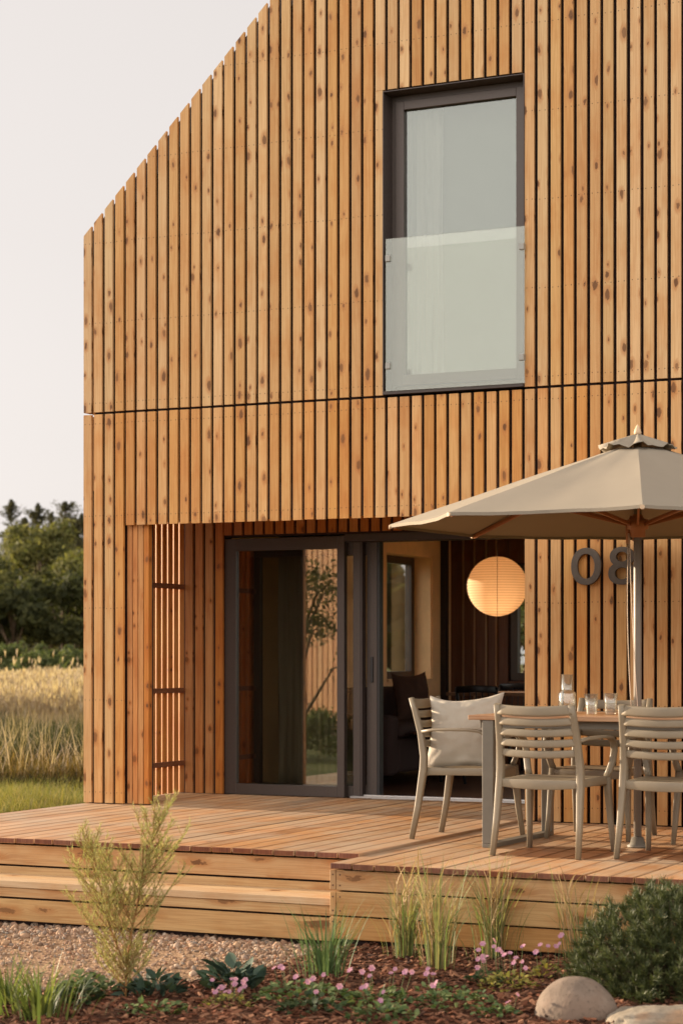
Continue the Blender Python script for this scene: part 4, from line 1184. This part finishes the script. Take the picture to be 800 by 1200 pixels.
# ------------------------------------------------------------------ lawn and meadow
m_lawn = island_mat('lawn_blades', [(.12, .14, .035), (.2, .2, .055), (.29, .26, .08), (.38, .31, .13)], .7, .35)
m_mead = island_mat('meadow_green', [(.06, .052, .018), (.14, .11, .032), (.25, .16, .05), (.10, .085, .026), (.34, .21, .07), (.20, .15, .045)], .75, .3)
m_tall = island_mat('tall_grass_shade_tone', [(.022, .034, .012), (.045, .055, .018), (.08, .078, .025), (.035, .045, .015), (.14, .11, .04)], .75, .25)  # blades coloured dark to stand for shade inside the dense grass
m_weed = island_mat('shade_toned_weeds', [(.02, .018, .008), (.045, .036, .014), (.09, .06, .022), (.03, .03, .012)], .8, .2)  # shade at the foot of the meadow painted as dark blades
m_gold = island_mat('golden_seed_grass', [(.36, .27, .17), (.47, .36, .25), (.54, .43, .32), (.40, .28, .17)], .8, .35)
CAM = Vector((8.2302, -13.0017, 1.1)); YAW = math.atan(1115 / 2380)
FW = Vector((-math.sin(YAW), math.cos(YAW), 0)); RT = Vector((math.cos(YAW), math.sin(YAW), 0))
def field(name, n, d0, d1, lat0, lat1, fn, mat, label, cat, seed, power=1.0):
    r = random.Random(seed); mb = MB(); c = 0
    while c < n:
        d_ = d0 + (d1 - d0) * r.random() ** power
        p = CAM + FW * d_ + RT * (d_ * r.uniform(lat0, lat1)); 
        if p.x > -.25 and p.y < 7.3 : continue
        p.z = GZ; fn(mb, r, p, d_); c += 1
    return tag(mb.build(name, mat), label, cat, None, 'stuff')
def f_lawn(mb, r, p, d_):
    a = r.uniform(0, 6.28); leaf_blade(mb, p, Vector((math.cos(a), math.sin(a), 0)), r.uniform(0, .4), r.uniform(.05, .14), r.uniform(.006, .010), r.uniform(.3, 1.4), 3)
def f_green(mb, r, p, d_):
    a = r.uniform(0, 6.28); k = .75 + .5 * mnoise.noise(Vector((p.x * .5, p.y * .35, 2)))
    leaf_blade(mb, p, Vector((math.cos(a), math.sin(a), 0)), r.uniform(0, .3), r.uniform(.25, .75) * k, r.uniform(.008, .018) * d_ / 28, r.uniform(.3, 1.6), 4)
def f_gold(mb, r, p, d_):
    a = r.uniform(0, 6.28); h = r.uniform(.65, 1.05) * (.9 + .25 * mnoise.noise(Vector((p.x * .4, p.y * .25, 7)))) * (1.35 if r.random() < .02 else 1)
    D = Vector((math.cos(a), math.sin(a), 0)); k = d_ / 30
    q_ = leaf_blade(mb, p, D, r.uniform(0, .12), h, .007 * k, r.uniform(.05, .35), 4)
    # seed head: a few crossed slivers
    for i in range(3):
        a2 = r.uniform(0, 6.28); s_ = Vector((math.cos(a2), math.sin(a2), 0)) * .011 * k
        t_ = q_ + Vector((r.gauss(0, .03), r.gauss(0, .03), r.uniform(.06, .15)))
        m_ = q_.lerp(t_, .45); q0 = q_ - Vector((0, 0, .06))
        b = len(mb.v); mb.v.extend([tuple(q0), tuple(m_ - s_), tuple(t_), tuple(m_ + s_)]); mb.grid_faces(b, [(0, 1, 2, 3)], None, 0, False)
def f_low(mb, r, p, d_):
    a = r.uniform(0, 6.28); k = .7 + .7 * mnoise.noise(Vector((p.x * .9, p.y * .6, 2)))
    leaf_blade(mb, p, Vector((math.cos(a), math.sin(a), 0)), r.uniform(0, .45), r.uniform(.30, .72) * max(.35, k), r.uniform(.010, .022), r.uniform(.5, 1.8), 4)
def f_bent(mb, r, p, d_):
    a = r.uniform(0, 6.28); D = Vector((math.cos(a), math.sin(a), 0))
    leaf_blade(mb, p, D, r.uniform(0, .25), r.uniform(.6, 1.05), r.uniform(.009, .016), r.uniform(.1, 1.5), 6)
def f_lawn2(mb, r, p, d_):
    a = r.uniform(0, 6.28); leaf_blade(mb, p, Vector((math.cos(a), math.sin(a), 0)), r.uniform(0, .5), r.uniform(.06, .20) * (1.2 + 1.3 * mnoise.noise(Vector((p.x * 1.1, p.y * .8, 1)))), r.uniform(.007, .012), r.uniform(.3, 1.6), 3)
field('lawn', 24000, 19.5, 24.0, -.21, -.085, f_lawn2, m_lawn, 'short bright green lawn strip between deck and tall grass', 'lawn', 71)
def f_tall(mb, r, p, d_):
    a = r.uniform(0, 6.28); k = .8 + .5 * mnoise.noise(Vector((p.x * .7, p.y * .4, 12)))
    leaf_blade(mb, p, Vector((math.cos(a), math.sin(a), 0)), r.uniform(0, .25), r.uniform(.60, 1.0) * k, r.uniform(.010, .020), r.uniform(.2, 1.2), 4)
def f_base(mb, r, p, d_):
    a = r.uniform(0, 6.28); leaf_blade(mb, p, Vector((math.cos(a), math.sin(a), 0)), r.uniform(0, .6), r.uniform(.12, .42) * (.8 + .6 * mnoise.noise(Vector((p.x * 1.4, p.y, 4)))), r.uniform(.012, .024), r.uniform(.5, 1.8), 3)
field('shade_toned_weeds', 5200, 23.7, 24.5, -.26, -.07, f_base, m_weed, 'weeds along the lawn edge of the meadow, coloured dark for the shade at their base', 'meadow', 78)
field('meadow_undergrowth', 10000, 24.2, 26.4, -.26, -.07, f_low, m_mead, 'low green and rust undergrowth at the near edge of the meadow', 'meadow', 72)
field('tall_shaded_grass', 14000, 26.0, 32.0, -.26, -.07, f_tall, m_tall, 'tall green grass behind the rust undergrowth, its shade put into the dark colour', 'meadow', 76)
field('dry_stalks', 1500, 24.3, 30, -.26, -.07, f_bent, m_gold, 'bent dry stalks standing in the near meadow undergrowth', 'meadow', 75)
field('meadow_grass', 5000, 31.0, 75, -.26, -.07, f_green, m_mead, 'green grass of the wider meadow left of the house', 'meadow', 74, 1.6)
field('seed_grass', 26000, 33.0, 80, -.26, -.07, f_gold, m_gold, 'tall pale golden seeding grass of the meadow lit by low sun', 'meadow', 73, 1.3)

# ------------------------------------------------------------------ trees
def leafmat(name, cols): return island_mat(name, cols, .75, .40, .15, .3)
m_con = leafmat('conifer_foliage', [(.045, .044, .024), (.070, .066, .034), (.105, .094, .048)])  # lightened: distance haze is put into the foliage colour
m_dec = leafmat('deciduous_foliage', [(.055, .062, .022), (.115, .115, .038), (.22, .20, .066), (.075, .08, .028)])  # brightened: sunlight on the crowns and haze put into the colour
m_dark = leafmat('dark_foliage', [(.032, .037, .016), (.055, .060, .023), (.095, .094, .034)])  # also lightened a little to stand for haze
m_shr = leafmat('shrub_foliage', [(.06, .08, .032), (.095, .115, .045), (.13, .145, .055)])
m_trunk = plain('tree_bark', (.09, .065, .045, 1), .9, 0, .1, .3, 12)
def tree(base, h, rad, kind, seed, label, name, mat, nleaf=5000, leaf=.22, group='trees at the edge of the meadow', crown0=.12):
    r = random.Random(seed)
    root = empty(name, (base[0], base[1], GZ - .02), 0, label, 'tree' if h > 4 else 'shrub', group)
    tr_ = MB(); cr = MB()
    pts = [(0, 0, 0)]; 
    for i in range(1, 7): pts.append((r.gauss(0, .012 * h), r.gauss(0, .012 * h), h * .9 * i / 6))
    r0 = h * .02
    tr_.sweep(pts, [(r0 * 2 * (1 - .9 * i / 6) + .01,) * 2 for i in range(7)], (1, 0, 0), 8, 2)
    def leafq(p, nrm, s_):
        t1 = nrm.cross(Vector((r.random() - .5, r.random() - .5, r.random() - .5))).normalized(); t2 = nrm.cross(t1)
        b = len(cr.v); k = r.uniform(.5, .9)
        cr.v.extend([tuple(p - t1 * s_), tuple(p + t2 * s_ * k * .5), tuple(p + t1 * s_), tuple(p - t2 * s_ * k * .5)])
        cr.grid_faces(b, [(0, 1, 2, 3)], None, 0, False)
    if kind == 'con':
        nb_ = int(nleaf / 30)
        for i in range(nb_):
            f = r.random(); z = h * (crown0 + (1 - crown0) * f)
            L = rad * 1.25 * (1 - f) ** .80 * r.uniform(.3, 1.2) * min(1, .25 + (1 - f) * 9) + .02
            a = r.uniform(0, 6.28); d_ = Vector((math.cos(a), math.sin(a), r.uniform(-.3, .25) if f < .85 else 1.0))
            p0 = Vector((0, 0, z))
            if i % 2 == 0: tr_.sweep([p0, p0 + d_ * L * .8], [(.03 * h / 9,) * 2, (.01,) * 2], (0, 0, 1), 4, 2)
            for j in range(30):
                g_ = r.random() ** .7
                p = p0 + d_ * (L * g_) + Vector((r.gauss(0, .10), r.gauss(0, .10), r.gauss(0, .07))) * (.25 + L * .4)
                leafq(p, Vector((r.gauss(0, .6), r.gauss(0, .6), 1)).normalized(), leaf * r.uniform(.5, 1.1) * (1 - .45 * f))
    else:
        nl = max(16, int(30 * (rad / 3)))
        lobes = []
        for i in range(nl):
            a = r.uniform(0, 6.28); e = r.uniform(-.5, 1.35); k = r.uniform(.45, .88)
            c0 = Vector((math.cos(a) * math.cos(e) * rad * k, math.sin(a) * math.cos(e) * rad * k, h * (.54 + crown0 * .4) + math.sin(e) * h * .40 * k))
            lobes.append((c0, rad * r.uniform(.20, .40)))
            if i % 2 == 0: tr_.sweep([(0, 0, max(h * .15, c0.z - rad * .8)), c0 * .6 + Vector((0, 0, c0.z * .35)), c0], [(r0 * .9,) * 2, (r0 * .5,) * 2, (.02,) * 2], (1, 0, .1), 5, 2)
        for i in range(nleaf):
            c0, lr = r.choice(lobes)
            n_ = Vector((r.gauss(0, 1), r.gauss(0, 1), r.gauss(0, 1))).normalized()
            p = c0 + Vector((n_.x, n_.y, n_.z * .85)) * lr * (r.random() ** .35) * (1 + .25 * r.gauss(0, .5))
            if p.z < .05 * h: continue
            leafq(p, (n_ + Vector((r.gauss(0, .5), r.gauss(0, .5), r.gauss(0, .5)))).normalized(), leaf * r.uniform(.45, 1.15))
    tr_.build('trunk', m_trunk, root); cr.build('crown', mat, root)
    return root
def at(px, d_):
    p = CAM + FW * d_ + RT * (d_ * (px - 400) / 2380); return (p.x, p.y)
def hgt(py, d_): return (770 - py) / 2380 * d_ + 1.6
SP = [(13, 586, 104, 3.0), (45, 590, 100, 2.5), (76, 588, 96, 3.6), (96, 602, 108, 2.6), (-22, 600, 102, 3.0), (118, 596, 100, 3.0), (29, 606, 98, 2.8), (61, 600, 106, 2.8), (87, 608, 94, 3.0)]
splab = ['dark narrow spruce at the left edge, tallest in the tree line', 'slender spruce tip rising behind the sunlit broadleaf crown', 'broad shaggy pine against the sky just left of the house', 'thin spruce half hidden by the house corner',
         'spruce beyond the left edge of the picture', 'spruce standing behind the house corner', 'lower ragged spruce filling the dip right of the leftmost spruce', 'hazy spruce in the gap just right of the sunlit crown', 'shaggy low spruce leaning against the house corner in view']
for i, (px, py, d_, rad) in enumerate(SP):
    tree(at(px, d_), hgt(py, d_), rad, 'con', 100 + i, splab[i], 'spruce_tree', m_con, 13000, .16)
DT = [(46, 594, 82, 2.6, m_dec, 'broadleaf tree with a sunlit yellow green top, centre of the tree line'), (2, 646, 78, 2.1, m_dark, 'dark broadleaf tree at the left edge below the spruces'), (92, 642, 80, 2.1, m_dec, 'green broadleaf tree beside the house corner'),
      (74, 658, 68, 1.9, m_dark, 'lower rounded dark tree in front, near the house corner'), (16, 668, 66, 1.7, m_dark, 'small dark tree in front at the left of the tree line'), (125, 640, 76, 2.4, m_dec, 'broadleaf tree hidden behind the house'), (-38, 640, 76, 2.4, m_dec, 'broadleaf tree beyond the left picture edge')]
for i, (px, py, d_, rad, mt, lb) in enumerate(DT):
    tree(at(px, d_), hgt(py, d_), rad, 'dec', 120 + i, lb, 'broadleaf_tree', mt, 8500, .15)
SH = [(12, 742, 60, .8), (38, 757, 58, .75), (64, 765, 58, .6), (88, 745, 57, .85), (112, 750, 58, .8), (-14, 752, 60, .8), (52, 748, 64, .9)]
shl = ['pale green sapling bush at the left edge of the meadow', 'low pale bush in front of the dark trees, left of centre', 'smallest pale bush in the gap between the meadow bushes', 'rounded green bush touching the house corner', 'bush hidden behind the house corner', 'bush beyond the left picture edge', 'dull bush set back behind the others']
for i, (px, py, d_, rad) in enumerate(SH):
    tree(at(px, d_), hgt(py, d_), rad, 'dec', 140 + i, shl[i], 'meadow_bush', m_shr, 1500, .10, 'bushes along the far side of the meadow', 0.0)
# greenery behind the house seen through the room window
for i, (x, y, h, rad) in enumerate(((-3.2, 17.5, 3.6, 1.5), (-1.0, 19.0, 4.6, 1.9), (-7.5, 14.0, 2.4, 1.1))):
    tree((x, y), h, rad, 'dec', 160 + i, ['leafy green shrub behind the house seen through the back window', 'taller tree behind the house beyond the back window', 'shrub outside the side window of the room'][i], 'garden_shrub', m_shr, 3500, .12, 'greenery behind the house')
# a far wood closing the horizon
fw = MB(); r = random.Random(77)
for i in range(9000):
    a = r.uniform(-1.35, 1.9)
    d_ = r.uniform(150, 175); p = CAM + (FW * math.cos(a) + RT * math.sin(a)) * d_
    lat = math.sin(a) / max(.05, math.cos(a))
    z = GZ + r.random() ** .7 * (8 + 3 * mnoise.noise(Vector((a * 25, 0, 0))))
    n_ = Vector((r.gauss(0, 1), r.gauss(0, 1), r.gauss(0, 1))).normalized(); t1 = n_.cross(Vector((.3, .2, .9))).normalized(); t2 = n_.cross(t1); s_ = r.uniform(.8, 1.8)
    p = Vector((p.x, p.y, z)); b = len(fw.v); fw.v.extend([tuple(p - t1 * s_), tuple(p + t2 * s_), tuple(p + t1 * s_), tuple(p - t2 * s_)]); fw.grid_faces(b, [(0, 1, 2, 3)], None, 0, False)
tag(fw.build('distant_wood', m_con), 'distant dark wood along the horizon', 'wood', None, 'stuff')

# ------------------------------------------------------------------ across the garden (mirrored in the door glass)
nbh = empty('neighbour_house', (-13.0, -23.5, GZ), R(205), 'timber neighbour house across the garden mirrored in the door glass', 'house')
t = MB()
for k in range(54):
    x0 = -4.6 + k * .17
    t.box(x0, x0 + .135, -.024, 0, .1, 3.6 + (4.6 - abs(x0)) * .45, 'z')
t.build('cladding', m_larch_rec, nbh)
t = MB(); t.prism([(-4.6, .0), (4.6, .0), (4.6, 3.55), (0, 5.6), (-4.6, 3.55)], 'y', .03, 6.5); t.build('wall', m_core, nbh)
t = MB(); t.box(-4.8, 4.8, .0301, 6.6, -.3, .0); t.build('plinth', m_reveal, nbh)
tree((-4.25, -9.4), 3.3, 1.15, 'dec', 180, 'slender sapling in the garden mirrored in the door glass', 'garden_sapling', m_dark, 2300, .05, 'greenery across the garden')
for i, (x, y) in enumerate(((-5.6, -12.4), (-7.4, -13.2), (-3.9, -12.6))):
    tree((x, y), 1.25, .95, 'dec', 190 + i, ['round garden shrub beside the sapling across the lawn', 'garden shrub left of the others near the neighbour house', 'garden shrub nearest the deck across the lawn'][i], 'garden_shrub', m_shr, 3600, .06, 'greenery across the garden', -.75)

# ------------------------------------------------------------------ light
SE, SAZ = 10.5, (-1.0, .05)
HAZE, FRONT = 2.95, 7.0
sv = Vector((SAZ[0], SAZ[1], 0)).normalized(); sv = Vector((sv.x * math.cos(R(SE)), sv.y * math.cos(R(SE)), math.sin(R(SE))))
sl = bpy.data.lights.new('sun', 'SUN'); sl.energy = 5.0; sl.angle = R(.6); sl.color = (1, .80, .58)
so_ = bpy.data.objects.new('sun', sl); col.objects.link(so_); so_.location = (-20, 0, 12)
so_.rotation_euler = (-sv).to_track_quat('-Z', 'Y').to_euler()

wd = bpy.data.worlds.new('World'); scene.world = wd; wd.use_nodes = True
nt = wd.node_tree; nt.nodes.clear()
wo = nt.nodes.new('ShaderNodeOutputWorld'); bg = nt.nodes.new('ShaderNodeBackground'); nt.links.new(bg.outputs[0], wo.inputs[0])
sky = nt.nodes.new('ShaderNodeTexSky'); sky.sky_type = 'NISHITA'; sky.sun_disc = False; sky.sun_elevation = R(SE)
sky.sun_rotation = math.atan2(sv.x, sv.y); sky.dust_density = 3.0; sky.air_density = 1.0; sky.ozone_density = 1.0
hs = nt.nodes.new('ShaderNodeHueSaturation'); hs.inputs['Saturation'].default_value = .10; nt.links.new(sky.outputs[0], hs.inputs['Color'])
tn = nt.nodes.new('ShaderNodeMix'); tn.data_type = 'RGBA'; tn.blend_type = 'MULTIPLY'; tn.inputs[0].default_value = 1; tn.inputs[7].default_value = (1.0, .93, .90, 1)
nt.links.new(hs.outputs[0], tn.inputs[6])
# bright thin haze over the whole sky, brightest low behind the photographer (-Y), thinner overhead
tc = nt.nodes.new('ShaderNodeTexCoord')
def wmath(op, a, b):
    nd = nt.nodes.new('ShaderNodeMath'); nd.operation = op
    for i, v in enumerate((a, b)):
        if isinstance(v, bpy.types.NodeSocket): nt.links.new(v, nd.inputs[i])
        else: nd.inputs[i].default_value = v
    return nd.outputs[0]
def wmr(v, a, b, c, d):
    nd = nt.nodes.new('ShaderNodeMapRange'); nd.interpolation_type = 'SMOOTHSTEP'; nt.links.new(v, nd.inputs[0])
    for i, x in enumerate((a, b, c, d)): nd.inputs[i + 1].default_value = x
    return nd.outputs[0]
dp = nt.nodes.new('ShaderNodeVectorMath'); dp.operation = 'DOT_PRODUCT'; dp.inputs[1].default_value = (.25, -.96, .12); nt.links.new(tc.outputs['Generated'], dp.inputs[0])
sx = nt.nodes.new('ShaderNodeSeparateXYZ'); nt.links.new(tc.outputs['Generated'], sx.inputs[0])
haze_v = wmath('ADD', wmath('MULTIPLY', wmr(sx.outputs[2], .30, 1.0, 1.0, .30), HAZE), wmr(dp.outputs['Value'], -.45, .9, 0., FRONT))
vm = nt.nodes.new('ShaderNodeVectorMath'); vm.operation = 'SCALE'; vm.inputs[0].default_value = (1.0, .936, .90); nt.links.new(haze_v, vm.inputs['Scale'])
sc2 = nt.nodes.new('ShaderNodeVectorMath'); sc2.operation = 'SCALE'; nt.links.new(tn.outputs[2], sc2.inputs[0]); sc2.inputs['Scale'].default_value = .35
ad = nt.nodes.new('ShaderNodeVectorMath'); ad.operation = 'ADD'; nt.links.new(sc2.outputs[0], ad.inputs[0]); nt.links.new(vm.outputs[0], ad.inputs[1])
nt.links.new(ad.outputs[0], bg.inputs[0]); bg.inputs[1].default_value = .085

# ------------------------------------------------------------------ camera and render
cd = bpy.data.cameras.new('camera'); cam = bpy.data.objects.new('camera', cd); col.objects.link(cam); scene.camera = cam
cam.location = CAM; cam.rotation_euler = (R(90), 0, YAW)
cd.sensor_fit = 'HORIZONTAL'; cd.sensor_width = 36; cd.lens = 2380 / 800 * 36; cd.shift_y = 170 / 800
cd.clip_start = .1; cd.clip_end = 1500
cd.dof.use_dof = True; cd.dof.focus_distance = 13.0; cd.dof.aperture_fstop = 5.0
vs = scene.view_settings; vs.view_transform = 'Standard'; vs.look = 'None'; vs.gamma = 1; vs.exposure = 1.3
scene.render.engine = 'CYCLES'
cy = scene.cycles; cy.use_denoising = True; cy.max_bounces = 8; cy.transparent_max_bounces = 16; cy.diffuse_bounces = 4; cy.glossy_bounces = 4
cy.sample_clamp_indirect = 6; cy.caustics_reflective = False; cy.caustics_refractive = False
